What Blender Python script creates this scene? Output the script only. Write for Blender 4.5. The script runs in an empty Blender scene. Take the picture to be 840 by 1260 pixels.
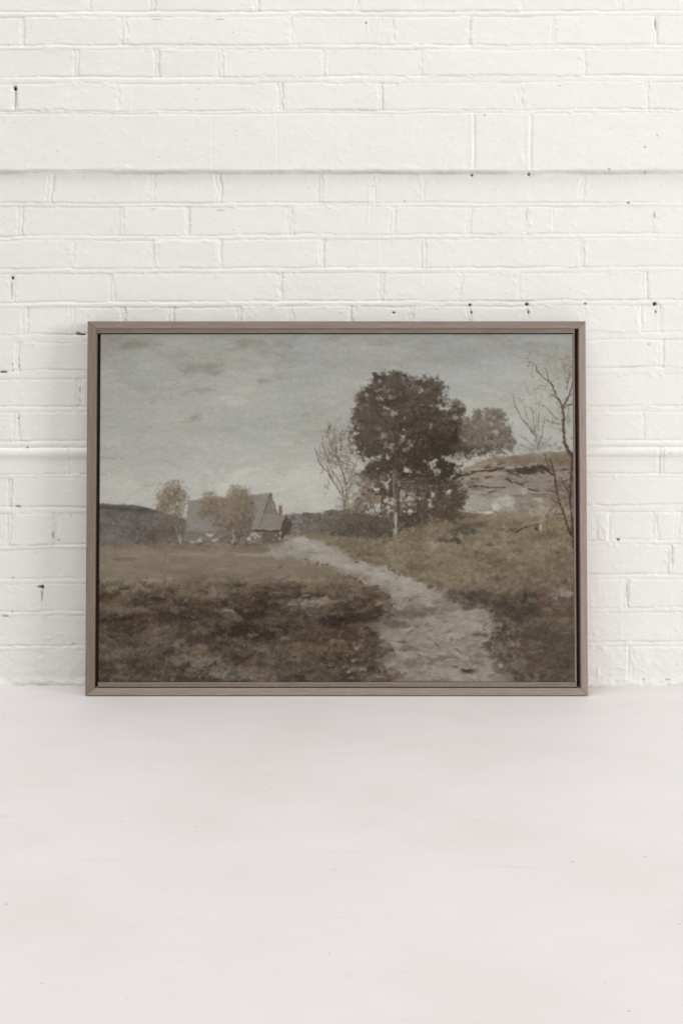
import bpy, bmesh, math, random
import numpy as np
from mathutils import Vector

scene = bpy.context.scene
COL = scene.collection

# ------------------------------------------------------------------ camera geometry (photo pixels -> metres)
F = 1430.0            # focal length in pixels of the 840 x 1260 photograph
D = 2.5               # lens to wall, metres
HOR, CX = 400.0, 420.0
FLOORLINE = 843.0
EYE = (FLOORLINE - HOR) / F * D
M = D / F             # metres per pixel on the wall


def wall_xz(px, py):
    return (px - CX) * M, EYE - (py - HOR) * M


def link(name, me, mat=None, parent=None):
    o = bpy.data.objects.new(name, me)
    COL.objects.link(o)
    if mat: me.materials.append(mat)
    if parent: o.parent = parent
    return o


# ------------------------------------------------------------------ the painting

def make_painting(S=1.4, X0=121.5, Y0=410.0, X1=706.5, Y1=842.0):
    """A tonal landscape in oils, painted stroke by stroke.  Returns sRGB (H,W,3) 0..1 and a relief map."""
    R = np.random.default_rng(11)
    W = int(round((X1 - X0) * S)); H = int(round((Y1 - Y0) * S))
    gx, gy = np.meshgrid(X0 + (np.arange(W) + .5) / S, Y0 + (np.arange(H) + .5) / S)
    img = np.zeros((H, W, 3)); rel = np.zeros((H, W))

    def vnoise(fx, fy, seed):
        r = np.random.default_rng(seed)
        u = (gx - X0) / fx; v = (gy - Y0) / fy
        n, m = int(u.max()) + 3, int(v.max()) + 3
        g = r.random((m, n))
        i = u.astype(int); j = v.astype(int); a = u - i; b = v - j
        a = a * a * (3 - 2 * a); b = b * b * (3 - 2 * b)
        return (g[j, i] * (1 - a) + g[j, i + 1] * a) * (1 - b) + (g[j + 1, i] * (1 - a) + g[j + 1, i + 1] * a) * b

    def fbm(fx, fy, seed, o=4):
        t = np.zeros_like(gx); k = 1.; tot = 0
        for q in range(o):
            t += k * vnoise(fx / 2 ** q, fy / 2 ** q, seed + q * 17); tot += k; k *= .55
        return t / tot * 2 - 1

    def C(*c): return np.array(c, float)

    def polymask(pts, warp=0., seed=0, f=10., soft=.8):
        px, py = gx, gy
        if warp:
            px = gx + warp * fbm(f, f, seed + 501, 3); py = gy + warp * fbm(f, f, seed + 902, 3)
        inside = np.zeros(gx.shape, bool); n = len(pts)
        dmin = np.full(gx.shape, 1e9)
        for i in range(n):
            xa, ya = pts[i]; xb, yb = pts[(i + 1) % n]
            if ya != yb:
                c = ((ya > py) != (yb > py)) & (px < (xb - xa) * (py - ya) / (yb - ya) + xa)
                inside ^= c
            L = (xb - xa) ** 2 + (yb - ya) ** 2 + 1e-9
            t = np.clip(((px - xa) * (xb - xa) + (py - ya) * (yb - ya)) / L, 0, 1)
            dmin = np.minimum(dmin, (px - xa - t * (xb - xa)) ** 2 + (py - ya - t * (yb - ya)) ** 2)
        d = np.sqrt(dmin) * np.where(inside, 1, -1)
        return np.clip(.5 + d / (2 * soft), 0, 1)

    def over(col, m):
        nonlocal img
        img = img * (1 - m[..., None]) + col * m[..., None]

    def polyin(x, y):
        j, i = int((y - Y0) * S), int((x - X0) * S)
        return path[min(j, H - 1), min(i, W - 1)] > .3

    cache = {}
    def field(f):
        if f not in cache: cache[f] = fbm(f, f * .7, 4000 + int(f * 10), 5)
        return cache[f]

    def blob(x, y, rx, ry, col, a=1., seed=0, rough=.5, f=12., hard=1.6):
        e = 1.1 + rough
        i0 = max(int((x - rx * e - X0) * S), 0); i1 = min(int((x + rx * e - X0) * S) + 1, W)
        j0 = max(int((y - ry * e - Y0) * S), 0); j1 = min(int((y + ry * e - Y0) * S) + 1, H)
        if i0 >= i1 or j0 >= j1: return
        n = field(f)[R.integers(0, H - (j1 - j0) + 1):, R.integers(0, W - (i1 - i0) + 1):][:j1 - j0, :i1 - i0]
        d = ((gx[j0:j1, i0:i1] - x) / rx) ** 2 + ((gy[j0:j1, i0:i1] - y) / ry) ** 2
        m = np.clip((1. - np.sqrt(d) + n * rough * 1.5) * hard, 0, 1)
        m = (m * m * (3 - 2 * m) * a)[..., None]
        img[j0:j1, i0:i1] = img[j0:j1, i0:i1] * (1 - m) + C(*col) * m

    grain = fbm(3.2, 2.4, 777, 3)
    def dab(x, y, L, w, ang, col, a=.8, bristle=.35, h=.3):
        """one brush stroke: a soft ragged ellipse with bristle streaks"""
        L = L * 1.1; w = w * 1.2
        r = max(L, w) * .75 + 1
        i0 = max(int((x - r - X0) * S), 0); i1 = min(int((x + r - X0) * S) + 1, W)
        j0 = max(int((y - r - Y0) * S), 0); j1 = min(int((y + r - Y0) * S) + 1, H)
        if i0 >= i1 or j0 >= j1: return
        dx = gx[j0:j1, i0:i1] - x; dy = gy[j0:j1, i0:i1] - y
        c, s = math.cos(ang), math.sin(ang)
        u = dx * c + dy * s; v = -dx * s + dy * c
        q = np.abs(u) / (L / 2); d = np.abs(v) / (w / 2 + .25)
        e = np.sqrt(q ** 2.4 + d ** 2) + grain[j0:j1, i0:i1] * .42
        m = np.clip((1.2 - e) * 1.7, 0, 1)
        if bristle:
            ph = R.random() * 6.28
            m = m * (1 - bristle * (.5 + .5 * np.sin(v * (5.2 / max(w, 1.6)) * 2.1 + ph + u * .12)))
        m = m * a
        img[j0:j1, i0:i1] = img[j0:j1, i0:i1] * (1 - m[..., None]) + col * m[..., None]
        rel[j0:j1, i0:i1] = rel[j0:j1, i0:i1] * (1 - m) + h * m * (1 + .5 * np.sin(v * 3))

    def line(pts, w0, w1, col, a=.9, jit=.5):
        n = len(pts) - 1; ph = R.random() * 6; wob = .55 if n > 1 else 0.
        for k in range(n):
            (xa, ya), (xb, yb) = pts[k], pts[k + 1]
            L = math.hypot(xb - xa, yb - ya); st = max(int(L / 2.2), 1)
            for t in range(st):
                f = (t + .5) / st; g = (k + f) / n
                w = w0 + (w1 - w0) * g
                dab(xa + (xb - xa) * f + R.normal() * jit * .3 + wob * math.sin(ph + (k + f) * 2.6), ya + (yb - ya) * f + R.normal() * jit * .3 + wob * math.cos(ph * 2 + (k + f) * 3.1), L / st + w * .5 + .5,
                    max(w * .6 * (1 + .3 * R.normal()), .4), math.atan2(yb - ya, xb - xa) + R.normal() * .12,
                    col + R.normal() * 6, a, .0, .5)

    def repaint(region, n, Lr, wr, ang, aj, cj, a=.6, tint=2.5, h=.3, w_ramp=None):
        """lay strokes that pick up the colour already underneath them"""
        ys, xs = np.nonzero(region > .5)
        if len(xs) == 0: return
        k = R.integers(0, len(xs), n)
        src = img.copy()
        for q in k:
            x, y = gx[ys[q], xs[q]], gy[ys[q], xs[q]]
            col = src[ys[q], xs[q]] + R.normal() * cj + R.normal(size=3) * tint
            an = ang(x, y) if callable(ang) else ang
            sc = w_ramp(x, y) if w_ramp else 1
            dab(x, y, R.uniform(*Lr) * sc, R.uniform(*wr) * sc, an + R.normal() * aj, col, a, .35, h)

    def scatter(region, n, cols, Lr, wr, ang, aj, a=.7, cj=8, h=.5):
        ys, xs = np.nonzero(region > .5)
        if len(xs) == 0: return
        for q in R.integers(0, len(xs), n):
            x, y = gx[ys[q], xs[q]], gy[ys[q], xs[q]]
            col = C(*cols[R.integers(len(cols))]) + R.normal() * cj
            an = ang(x, y) if callable(ang) else ang
            dab(x, y, R.uniform(*Lr), R.uniform(*wr), an + R.normal() * aj, col, a * R.uniform(.6, 1), .3, h)

    # ------------------------------------------------------------------ sky
    t = np.clip((gy - 410) / 230, 0, 1)[..., None]
    img[:] = C(152, 152, 147) * (1 - t) + C(174, 173, 165) * t
    over(C(163, 164, 158), np.clip(1 - np.abs(gy - 520) / 70, 0, 1) * .7)
    n1 = fbm(90, 26, 1); n2 = fbm(30, 9, 2)
    img += (n1 * 8 + n2 * 5)[..., None]
    img += (fbm(60, 40, 3) * 4)[..., None] * C(1, .6, -.6)
    over(C(139, 135, 127), np.clip((fbm(50, 14, 5) - .12) * 2.4, 0, .55) * np.clip((470 - gy) / 50, 0, 1))
    for (x, y, rx, ry, a) in [(165, 424, 24, 8, .6), (152, 428, 14, 6, .35), (232, 454, 16, 6, .5), (252, 452, 18, 7, .6), (267, 459, 8, 5, .5), (300, 424, 16, 9, .65),
                              (316, 424, 10, 7, .5), (323, 468, 8, 5, .7), (343, 464, 7, 5, .45), (187, 494, 8, 6, .65), (236, 515, 10, 4.5, .75), (228, 484, 9, 5, .4),
                              (252, 480, 16, 5, .35), (240, 438, 60, 10, .25), (352, 425, 14, 8, .4), (405, 417, 22, 7, .4), (630, 424, 16, 7, .35), (350, 440, 30, 10, .2),
                              (378, 516, 8, 7, .25), (180, 476, 24, 7, .2), (135, 415, 18, 8, .3), (470, 420, 40, 6, .2), (560, 440, 60, 12, .18)]:
        blob(x, y, rx, ry, (126, 119, 105), a * .98, 31, .95, 8, 1.2)
    for (x, y, rx, ry, a) in [(282, 494, 34, 8, .55), (140, 546, 30, 9, .6), (235, 565, 60, 6, .3), (345, 547, 22, 4, .6), (300, 480, 16, 6, .35), (190, 450, 26, 5, .3),
                              (330, 455, 14, 5, .3), (430, 470, 60, 12, .2), (560, 500, 60, 20, .25), (243, 564, 7, 3, .9)]:
        blob(x, y, rx, ry, (180, 180, 171), a, 33, .6, 10)
    blob(132, 565, 20, 3, (140, 136, 130), .7, 41, .6, 8)
    blob(122, 590, 60, 30, (171, 170, 160), .5, 42, .5, 16)
    # heaped clouds over the roofs
    for (x, y, rx, ry, a) in [(158, 603, 17, 13, .9), (240, 602, 13, 12, .7), (290, 590, 28, 16, .95), (320, 588, 26, 18, .9), (372, 590, 26, 26, .9), (390, 618, 24, 22, .9),
                              (350, 618, 30, 14, .85), (300, 612, 40, 12, .7), (405, 585, 14, 30, .6), (205, 610, 14, 10, .6), (336, 574, 18, 8, .5), (138, 600, 14, 14, .6), (265, 600, 18, 12, .6), (180, 615, 30, 10, .5)]:
        blob(x, y, rx, ry, (183, 181, 169), a, 35, .5, 9)
    for (x, y, rx, ry) in [(335, 600, 16, 8), (318, 604, 22, 5), (370, 610, 10, 6), (225, 590, 14, 8), (350, 578, 10, 5), (385, 600, 12, 7), (192, 598, 20, 4)]:
        blob(x, y, rx, ry, (160, 158, 151), .6, 36, .6, 8)
    for (x, y, rx, ry) in [(297, 583, 14, 6), (310, 578, 10, 4), (388, 622, 12, 8), (365, 585, 10, 5), (157, 596, 10, 5), (240, 594, 8, 4)]:
        blob(x, y, rx, ry, (193, 191, 179), .7, 37, .6, 7)
    over(C(177, 176, 168), np.clip((gy - 535) / 60, 0, 1) * np.clip((480 - gx) / 80, 0, 1) * np.clip(.55 + fbm(40, 16, 115, 4) * .9, 0, 1) * .85)
    over(C(190, 188, 179), np.clip(1 - np.abs(gy - 600) / 34, 0, 1) * np.clip((450 - gx) / 60, 0, 1) * np.clip((gx - 215) / 40, .35, 1) * np.clip(fbm(26, 13, 116, 4) * 2 + .5, 0, 1) * .85)
    sky = np.ones_like(gx)
    repaint(sky * (gy < 560), 3800, (8, 26), (1.6, 4.5), 0., .16, 3.4, .5, 1.2, .2)
    repaint(sky * (gy > 545) * (gy < 640), 1700, (4, 12), (1.6, 3.8), 0., .7, 4.5, .5, 1.5, .35)
    repaint(sky * (gy < 640), 5200, (4, 14), (.7, 1.4), 0., .2, 5.0, .45, 1.5, .25)

    # ------------------------------------------------------------------ far hill, far wood
    hill = polymask([(100, 622), (140, 622), (165, 624), (185, 628), (215, 636), (235, 646), (235, 690), (100, 690)], 3, 3, 14)
    over(C(104, 98, 93), hill)
    over(C(72, 66, 65), hill * np.clip(1 - np.abs(gy - 627 - (gx - 140) * .06) / 5, 0, 1) * .75)
    for (x, y, rx, ry, c) in [(142, 652, 18, 8, (98, 92, 91)), (165, 645, 14, 10, (98, 92, 92)), (132, 664, 10, 5, (116, 110, 108)), (180, 660, 18, 10, (84, 76, 76)), (150, 636, 20, 4, (104, 98, 98)),
                              (205, 655, 18, 16, (96, 88, 80)), (170, 676, 16, 4, (120, 114, 106)), (155, 677, 10, 3, (76, 66, 56)), (135, 645, 8, 4, (112, 108, 110))]:
        blob(x, y, rx, ry, c, .75, 51, .8, 6)
    img += ((fbm(16, 7, 91) * 16 + fbm(5, 3, 92) * 9) * hill)[..., None]
    repaint(hill, 1000, (3, 9), (1, 2.6), -.25, .7, 7, .5, 2.5, .4)
    scatter(hill * (gy > 635), 90, [(126, 121, 122), (110, 104, 108), (140, 134, 128)], (2, 6), (.7, 1.4), -.5, .5, .6)
    wood = polymask([(340, 640), (352, 634), (372, 634), (395, 632), (408, 628), (430, 630), (470, 640), (490, 650), (470, 668), (340, 662)], 3, 8, 8)
    over(C(108, 102, 95), wood); img += ((fbm(12, 5, 111) * 16) * wood)[..., None]
    scatter(wood, 420, [(90, 84, 78), (116, 111, 105), (134, 130, 123), (102, 94, 85), (80, 73, 66)], (1.5, 5), (.8, 2), -.6, .8, .7)
    scatter(wood * (gx < 372), 60, [(150, 147, 141), (136, 132, 126)], (2, 5), (.7, 1.4), .5, .6, .7)

    # ------------------------------------------------------------------ ground masses
    ground = polymask([(100, 674), (180, 674), (230, 672), (300, 671), (340, 668), (360, 659), (410, 656), (470, 660), (520, 640), (560, 622), (600, 640), (720, 640), (720, 860), (100, 860)], 2, 12, 10)
    over(C(122, 110, 93), ground)
    n3 = fbm(70, 16, 61); n4 = fbm(20, 6, 62)
    img += ((n3 * 9 + n4 * 5) * ground)[..., None] * C(1, .95, .85)
    # the dark heath in front
    hz = 716 + 8 * fbm(60, 20, 63) + np.where(gx > 330, (gx - 330) * -.02, 0)
    heath = ground * np.clip((gy - hz) / 26, 0, 1) * np.clip((500 + 0 * gy - gx) / 40, 0, 1)
    over(C(83, 72, 60), heath * .95)
    img += (fbm(26, 12, 64) * 17 * heath)[..., None] * C(1, .95, .88)
    bright = ground * np.clip(1 - np.abs(gy - 690) / 22, 0, 1) * (gx < 480)
    over(C(129, 117, 99), bright * .55)
    for (x, y, rx, ry, c, a) in [(150, 690, 18, 2.5, (100, 88, 70), .5), (250, 683, 60, 3, (146, 136, 118), .6), (160, 716, 50, 5, (140, 130, 116), .55), (215, 724, 40, 5, (116, 105, 90), .5),
                                 (260, 735, 26, 5, (122, 109, 92), .65), (280, 730, 16, 4, (136, 124, 106), .5), (200, 740, 40, 3, (66, 55, 45), .6), (310, 755, 22, 11, (52, 43, 36), .9),
                                 (290, 778, 34, 12, (50, 42, 35), .9), (330, 780, 28, 11, (52, 44, 36), .85), (345, 795, 20, 6, (62, 54, 45), .6), (410, 768, 30, 8, (56, 47, 39), .9), (440, 762, 22, 9, (60, 50, 42), .85), (455, 740, 22, 16, (96, 80, 60), .6),
                                 (400, 730, 50, 12, (112, 99, 80), .7), (385, 745, 34, 6, (128, 119, 106), .55), (345, 742, 20, 4, (124, 112, 96), .5), (150, 770, 26, 20, (70, 59, 49), .7), (220, 765, 40, 16, (66, 56, 48), .6),
                                 (150, 800, 26, 10, (100, 90, 80), .55), (190, 795, 30, 8, (94, 84, 76), .6), (240, 812, 40, 8, (112, 102, 88), .6), (300, 830, 50, 10, (112, 104, 92), .7), (210, 830, 50, 10, (84, 74, 60), .6),
                                 (160, 825, 30, 14, (74, 62, 50), .6), (260, 790, 20, 12, (62, 54, 52), .6), (210, 805, 16, 8, (58, 52, 52), .6), (360, 810, 44, 16, (96, 85, 70), .75), (400, 800, 40, 20, (90, 76, 60), .7), (380, 832, 40, 8, (86, 74, 58), .7),
                                 (420, 780, 46, 9, (92, 76, 58), .8), (440, 800, 26, 12, (88, 74, 58), .7), (445, 818, 18, 8, (78, 70, 62), .7), (460, 826, 10, 4, (62, 54, 46), .7), (130, 745, 12, 8, (108, 98, 86), .5), (285, 765, 14, 6, (112, 100, 86), .5)]:
        blob(x, y, rx, ry, c, a, 71, .75, 9)
    # the bank on the right
    bank = polymask([(410, 664), (440, 668), (470, 664), (500, 650), (530, 640), (560, 632), (600, 634), (640, 622), (720, 620), (720, 860), (620, 860), (600, 800), (585, 760), (560, 735), (520, 715), (470, 700), (430, 690)], 4, 13, 12)
    over(C(120, 108, 88), bank * .92)
    img += ((fbm(34, 12, 66) * 10 + fbm(9, 5, 67) * 5) * bank)[..., None] * C(1, .96, .85)
    low = bank * np.clip((gy - 705 + (gx - 640) * .12 + 10 * fbm(40, 20, 68)) / 34, 0, 1)
    over(C(84, 74, 62), low * .92)
    for (x, y, rx, ry, c, a) in [(572, 655, 22, 12, (72, 66, 60), .9), (560, 667, 16, 4, (56, 48, 42), .9), (585, 648, 12, 6, (80, 74, 68), .8), (530, 672, 20, 6, (138, 132, 120), .75), (600, 675, 40, 10, (122, 110, 88), .7),
                                 (560, 690, 50, 9, (124, 112, 90), .7), (480, 680, 50, 9, (124, 113, 92), .6), (640, 645, 26, 10, (124, 114, 96), .7), (620, 700, 50, 14, (96, 85, 68), .6), (690, 690, 24, 30, (98, 87, 70), .6),
                                 (560, 735, 30, 10, (76, 66, 58), .8), (590, 738, 24, 9, (72, 62, 56), .8), (640, 750, 30, 16, (62, 53, 46), .85), (625, 770, 20, 10, (60, 50, 42), .8), (690, 733, 20, 6, (128, 121, 111), .85), (684, 726, 12, 4, (112, 104, 96), .8),
                                 (670, 740, 14, 6, (110, 80, 60), .55), (690, 752, 22, 7, (96, 78, 58), .7), (660, 790, 50, 30, (80, 70, 58), .7), (690, 800, 24, 34, (74, 64, 54), .6), (640, 830, 30, 10, (78, 68, 56), .6), (600, 760, 30, 8, (92, 80, 68), .5),
                                 (456, 684, 24, 2.5, (82, 74, 62), .6), (520, 700, 20, 5, (104, 92, 74), .5)]:
        blob(x, y, rx, ry, c, a, 73, .75, 8)
    # ledge of pale rock
    cliff = polymask([(556, 590), (575, 576), (600, 566), (640, 560), (680, 557), (720, 557), (720, 640), (640, 634), (600, 630), (570, 634), (556, 632)], 2.5, 14, 9)
    over(C(131, 121, 108), cliff)
    img += ((fbm(30, 8, 69) * 13 + fbm(9, 4, 70) * 10) * cliff)[..., None]
    for (x, y, rx, ry, c, a) in [(640, 568, 50, 7, (116, 100, 82), .8), (690, 566, 26, 9, (114, 99, 80), .8), (590, 582, 26, 5, (128, 112, 94), .8), (600, 598, 40, 8, (127, 119, 109), .7), (660, 600, 34, 8, (128, 121, 113), .6),
                                 (648, 580, 20, 6, (70, 58, 50), .95), (664, 577, 16, 6, (66, 55, 47), .95), (636, 583, 14, 5, (80, 70, 62), .8), (590, 620, 26, 12, (142, 137, 127), .85), (580, 624, 18, 8, (148, 143, 132), .7), (618, 623, 18, 8, (152, 147, 136), .85),
                                 (650, 616, 40, 9, (126, 118, 106), .7), (665, 617, 9, 6, (140, 133, 121), .8), (690, 610, 20, 24, (106, 94, 80), .7), (640, 606, 5, 5, (142, 137, 127), .6), (610, 612, 46, 7, (132, 126, 117), .6)]:
        blob(x, y, rx, ry, c, a, 75, .6, 7)
    st = fbm(20, 4.2, 112, 4); st2 = fbm(26, 3, 113, 3); up = np.clip((622 - gy) / 16, 0, 1)
    over(C(66, 56, 48), cliff * np.clip((st - .22) * 5, 0, .42) * up * np.clip((gy - 566) / 8, 0, 1))
    over(C(150, 142, 128), cliff * np.clip((st2 - .2) * 4, 0, .6) * np.clip((gy - 570) / 8, 0, 1))
    over(C(146, 141, 130), cliff * np.clip(1 - np.abs(gy - 620) / 14, 0, 1) * np.clip((640 - gx) / 20, 0, 1) * np.clip(.9 + fbm(10, 7, 114, 3), 0, 1) * .95)
    for (x, y, rx, ry, c, a) in [(587, 620, 14, 11, (148, 144, 134), .8), (578, 626, 8, 6, (155, 151, 141), .7), (618, 622, 15, 9, (164, 160, 149), .85), (612, 626, 8, 5, (176, 172, 160), .8), (626, 618, 7, 6, (172, 167, 155), .7), (645, 607, 4, 4, (160, 155, 144), .7), (664, 617, 6, 4, (158, 151, 138), .7), (600, 604, 30, 5, (126, 118, 108), .6), (650, 596, 30, 6, (120, 112, 104), .6), (655, 580, 20, 6, (62, 52, 45), .9), (640, 579, 10, 4, (70, 60, 52), .8), (640, 566, 60, 5, (116, 101, 84), .7), (595, 578, 26, 4, (132, 113, 94), .6)]:
        blob(x, y, rx, ry, c, a, 0, .85, 6, 2)
    scatter(polymask([(606, 618), (632, 614), (636, 628), (612, 632)], 2, 4, 5), 70, [(164, 160, 149), (150, 145, 133), (136, 130, 120)], (1.5, 4), (1.2, 2.6), 0, .9, .7)
    scatter(polymask([(570, 614), (600, 612), (602, 632), (572, 632)], 2, 5, 5), 45, [(152, 148, 138), (146, 141, 130), (134, 129, 120)], (2, 5), (1.2, 2.6), 0, .9, .6)

    # the path
    path = polymask([(330, 676), (352, 671), (372, 663), (392, 668), (402, 672), (425, 688), (455, 696), (490, 706), (520, 718), (548, 730), (575, 742), (600, 752), (612, 768), (600, 788), (606, 808), (622, 824), (626, 850),
                     (480, 850), (495, 834), (470, 822), (474, 806), (466, 790), (462, 775), (475, 760), (482, 745), (472, 730), (450, 718), (420, 706), (398, 694), (374, 690), (340, 686)], 7., 15, 13, 2.6)
    pt = np.clip((gy - 664) / 110, 0, 1)[..., None]
    over((C(157, 151, 138) * (1 - pt) + C(140, 132, 120) * pt), path * .95)
    img += ((fbm(22, 7, 81) * 10 + fbm(7, 3, 82) * 6) * path)[..., None]
    for (x, y, rx, ry, c, a) in [(366, 684, 16, 5, (156, 150, 136), .8), (430, 702, 16, 6, (163, 158, 146), .85), (400, 690, 20, 5, (158, 152, 138), .7), (470, 716, 40, 7, (148, 141, 128), .7), (530, 728, 30, 6, (142, 134, 121), .7), (470, 742, 14, 10, (124, 114, 100), .6),
                                 (505, 738, 20, 3, (140, 132, 120), .7), (505, 756, 36, 9, (104, 95, 84), .85), (480, 768, 16, 7, (98, 89, 79), .8), (540, 752, 30, 4, (112, 103, 92), .7), (545, 775, 24, 12, (138, 130, 118), .8), (500, 783, 24, 6, (140, 131, 118), .8), (494, 793, 10, 4, (80, 70, 60), .8),
                                 (540, 800, 40, 16, (130, 121, 108), .7), (520, 815, 34, 10, (118, 110, 98), .7), (510, 832, 26, 6, (124, 116, 103), .7), (574, 828, 12, 3.5, (62, 52, 44), .95), (590, 783, 12, 5, (84, 74, 63), .8), (602, 795, 6, 6, (76, 66, 56), .8), (560, 790, 14, 4, (144, 136, 124), .7),
                                 (600, 765, 14, 5, (136, 128, 115), .7), (585, 812, 18, 14, (116, 106, 92), .6), (548, 760, 16, 4, (134, 126, 114), .6), (460, 812, 18, 10, (88, 80, 70), .5), (482, 806, 12, 8, (112, 104, 94), .6)]:
        blob(x, y, rx, ry, c, a, 83, .7, 8)
    # side track and far lawn
    over(C(150, 144, 130), polymask([(290, 684), (330, 682), (352, 678), (352, 684), (320, 688)], 2, 16, 8, 2) * .8)
    over(C(140, 132, 116), polymask([(205, 684), (240, 680), (265, 684), (240, 688)], 2, 17, 8, 2) * .6)

    far = ground * (gy < 716)
    repaint(far * (gy > 660), 1900, (6, 18), (1.2, 3), 0., .15, 4, .5, 2, .25)
    repaint(bank * (1 - path) * (gy < 720), 2600, (3, 10), (1, 2.8), lambda x, y: -.15 + .2 * math.sin(x * .05), .7, 8, .6, 3, .4)
    repaint(cliff, 420, (3, 9), (1, 2.4), -.05, .35, 5, .55, 2, .45)
    repaint(path, 1700, (5, 16), (1.2, 3.4), lambda x, y: .35 if y < 745 else -.1, .4, 6, .55, 2, .4)
    front = np.clip(ground - path, 0, 1) * (gy > 712)
    repaint(front * (gx < 490), 4200, (3, 11), (1.2, 3.6), lambda x, y: -.5 + .5 * math.sin(x * .03 + y * .05), .8, 10, .62, 3.5, .5)
    repaint(front * (gx > 540), 2000, (4, 12), (1.2, 3.2), lambda x, y: -.7 + .4 * math.sin(x * .04), .6, 7, .6, 3, .45)
    hm = (front * (gx < 490))[..., None]
    p = fbm(34, 13, 95, 5); p2 = fbm(13, 6, 96, 4); p3 = fbm(5, 3, 97, 3)
    img += (p * 26 + p2 * 17 + p3 * 9)[..., None] * hm * C(1.05, .97, .85) - 5 * hm
    img += np.clip(fbm(40, 20, 98) - .1, 0, 1)[..., None] * hm * C(16, 6, -3)
    bm = (bank * (1 - path))[..., None]
    img += (fbm(30, 12, 103, 4) * 15 + fbm(10, 5, 104) * 11 + fbm(4, 3, 105, 2) * 9)[..., None] * bm * C(1.03, .98, .88)
    img += (fbm(30, 8, 106, 4) * 22 + fbm(11, 4, 107) * 16 + fbm(4, 2.4, 108, 2) * 7)[..., None] * (path * np.clip((gy - 690) / 40, .3, 1))[..., None]
    fm = (far * (gx < 420))[..., None]
    img += (fbm(50, 8, 109, 4) * 9 + fbm(14, 4, 110) * 6)[..., None] * fm * C(1, .97, .9)
    for (x, y, rx, ry, c, a) in [(310, 757, 20, 9, (50, 42, 35), .85), (292, 779, 34, 11, (50, 42, 35), .85), (328, 783, 24, 9, (50, 43, 35), .8), (408, 769, 30, 7, (54, 46, 38), .85), (440, 762, 22, 7, (58, 49, 41), .8), (205, 760, 40, 10, (62, 53, 45), .55), (150, 778, 24, 10, (64, 55, 46), .55), (240, 790, 40, 8, (60, 52, 48), .5), (170, 812, 22, 8, (62, 53, 46), .5),
                                 (640, 750, 34, 14, (60, 52, 45), .75), (590, 742, 34, 7, (66, 57, 51), .7), (620, 772, 16, 10, (58, 49, 41), .7), (604, 797, 12, 6, (64, 54, 46), .6), (505, 757, 34, 8, (100, 91, 81), .7), (482, 769, 18, 6, (92, 83, 74), .6), (465, 812, 20, 10, (78, 69, 60), .55), (640, 832, 30, 8, (66, 57, 48), .5), (680, 790, 40, 24, (72, 62, 51), .5),
                                 (150, 728, 26, 4, (128, 119, 106), .6), (245, 727, 40, 3, (118, 107, 92), .5), (270, 736, 24, 4, (128, 117, 101), .65), (392, 742, 26, 5, (130, 122, 109), .55), (150, 802, 24, 6, (106, 97, 87), .55), (235, 815, 30, 6, (114, 105, 93), .55), (190, 792, 26, 5, (100, 91, 82), .5), (300, 833, 44, 6, (112, 104, 92), .55), (420, 712, 60, 8, (116, 103, 84), .5)]:
        blob(x, y, rx, ry, c, a, 0, .8, 8)
    # broken colour and touches of light
    scatter(front * (gx < 490) * (gy > 722), 520, [(122, 112, 100), (130, 121, 110), (104, 92, 78), (62, 52, 44), (56, 48, 44), (110, 100, 92)], (2, 7), (.8, 2), -.4, .8, .55)
    scatter(front * (gx < 400) * (gy > 735), 130, [(112, 84, 64), (104, 74, 54), (92, 96, 92), (84, 78, 84), (118, 92, 66)], (1.5, 4), (.9, 2), -.3, .9, .5)
    scatter(front * (gx < 490) * (gy > 795), 420, [(126, 118, 104), (112, 102, 86), (70, 60, 49), (98, 86, 68)], (5, 12), (.6, 1.2), -1.1, .35, .45)
    scatter(polymask([(215, 805), (260, 812), (330, 836), (300, 841), (240, 830)], 3, 22, 8), 150, [(136, 128, 115), (126, 118, 104), (112, 104, 92)], (4, 11), (.8, 1.6), -.5, .5, .6)
    scatter(front * (gx > 560), 260, [(118, 108, 92), (104, 92, 76), (60, 52, 44), (68, 58, 49)], (4, 11), (.6, 1.2), -.9, .5, .45)
    scatter(bank * (1 - path) * (gy < 720), 900, [(140, 128, 106), (131, 119, 98), (94, 84, 67), (148, 138, 119), (104, 92, 72)], (2.5, 7), (.8, 1.8), -.25, .9, .5)
    scatter(path, 200, [(152, 145, 133), (140, 132, 120), (106, 97, 86)], (4, 14), (.8, 2), .1, .4, .55)
    for (x, y, L, an) in [(470, 746, 12, .05), (500, 737, 16, .05), (520, 744, 12, .0), (505, 778, 18, -.25), (500, 790, 14, -.2), (552, 776, 12, -.6), (590, 775, 14, -.5), (600, 768, 11, -.5), (565, 800, 16, .8), (578, 810, 15, .9), (548, 764, 12, 0), (530, 772, 14, -.9), (480, 830, 16, .2), (540, 836, 18, .1), (515, 806, 14, .3), (495, 814, 12, -.3), (560, 784, 14, -.2), (535, 792, 16, .5), (600, 820, 14, .8), (586, 836, 12, .6), (525, 822, 12, .2), (470, 836, 10, 0)]:
        for q in range(4):
            dab(x + R.normal() * 3, y + R.normal() * 1.4, L * R.uniform(.3, .8), R.uniform(1.2, 2.6), an + R.normal() * .35, C(148, 140, 127) + R.normal() * 9, .6, .3, .7)
        for q in range(2):
            dab(x + 1 + R.normal() * 3, y + 3 + R.normal(), L * R.uniform(.3, .7), R.uniform(1, 2), an + R.normal() * .3, C(92, 83, 73) + R.normal() * 7, .5, .3, .2)
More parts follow.
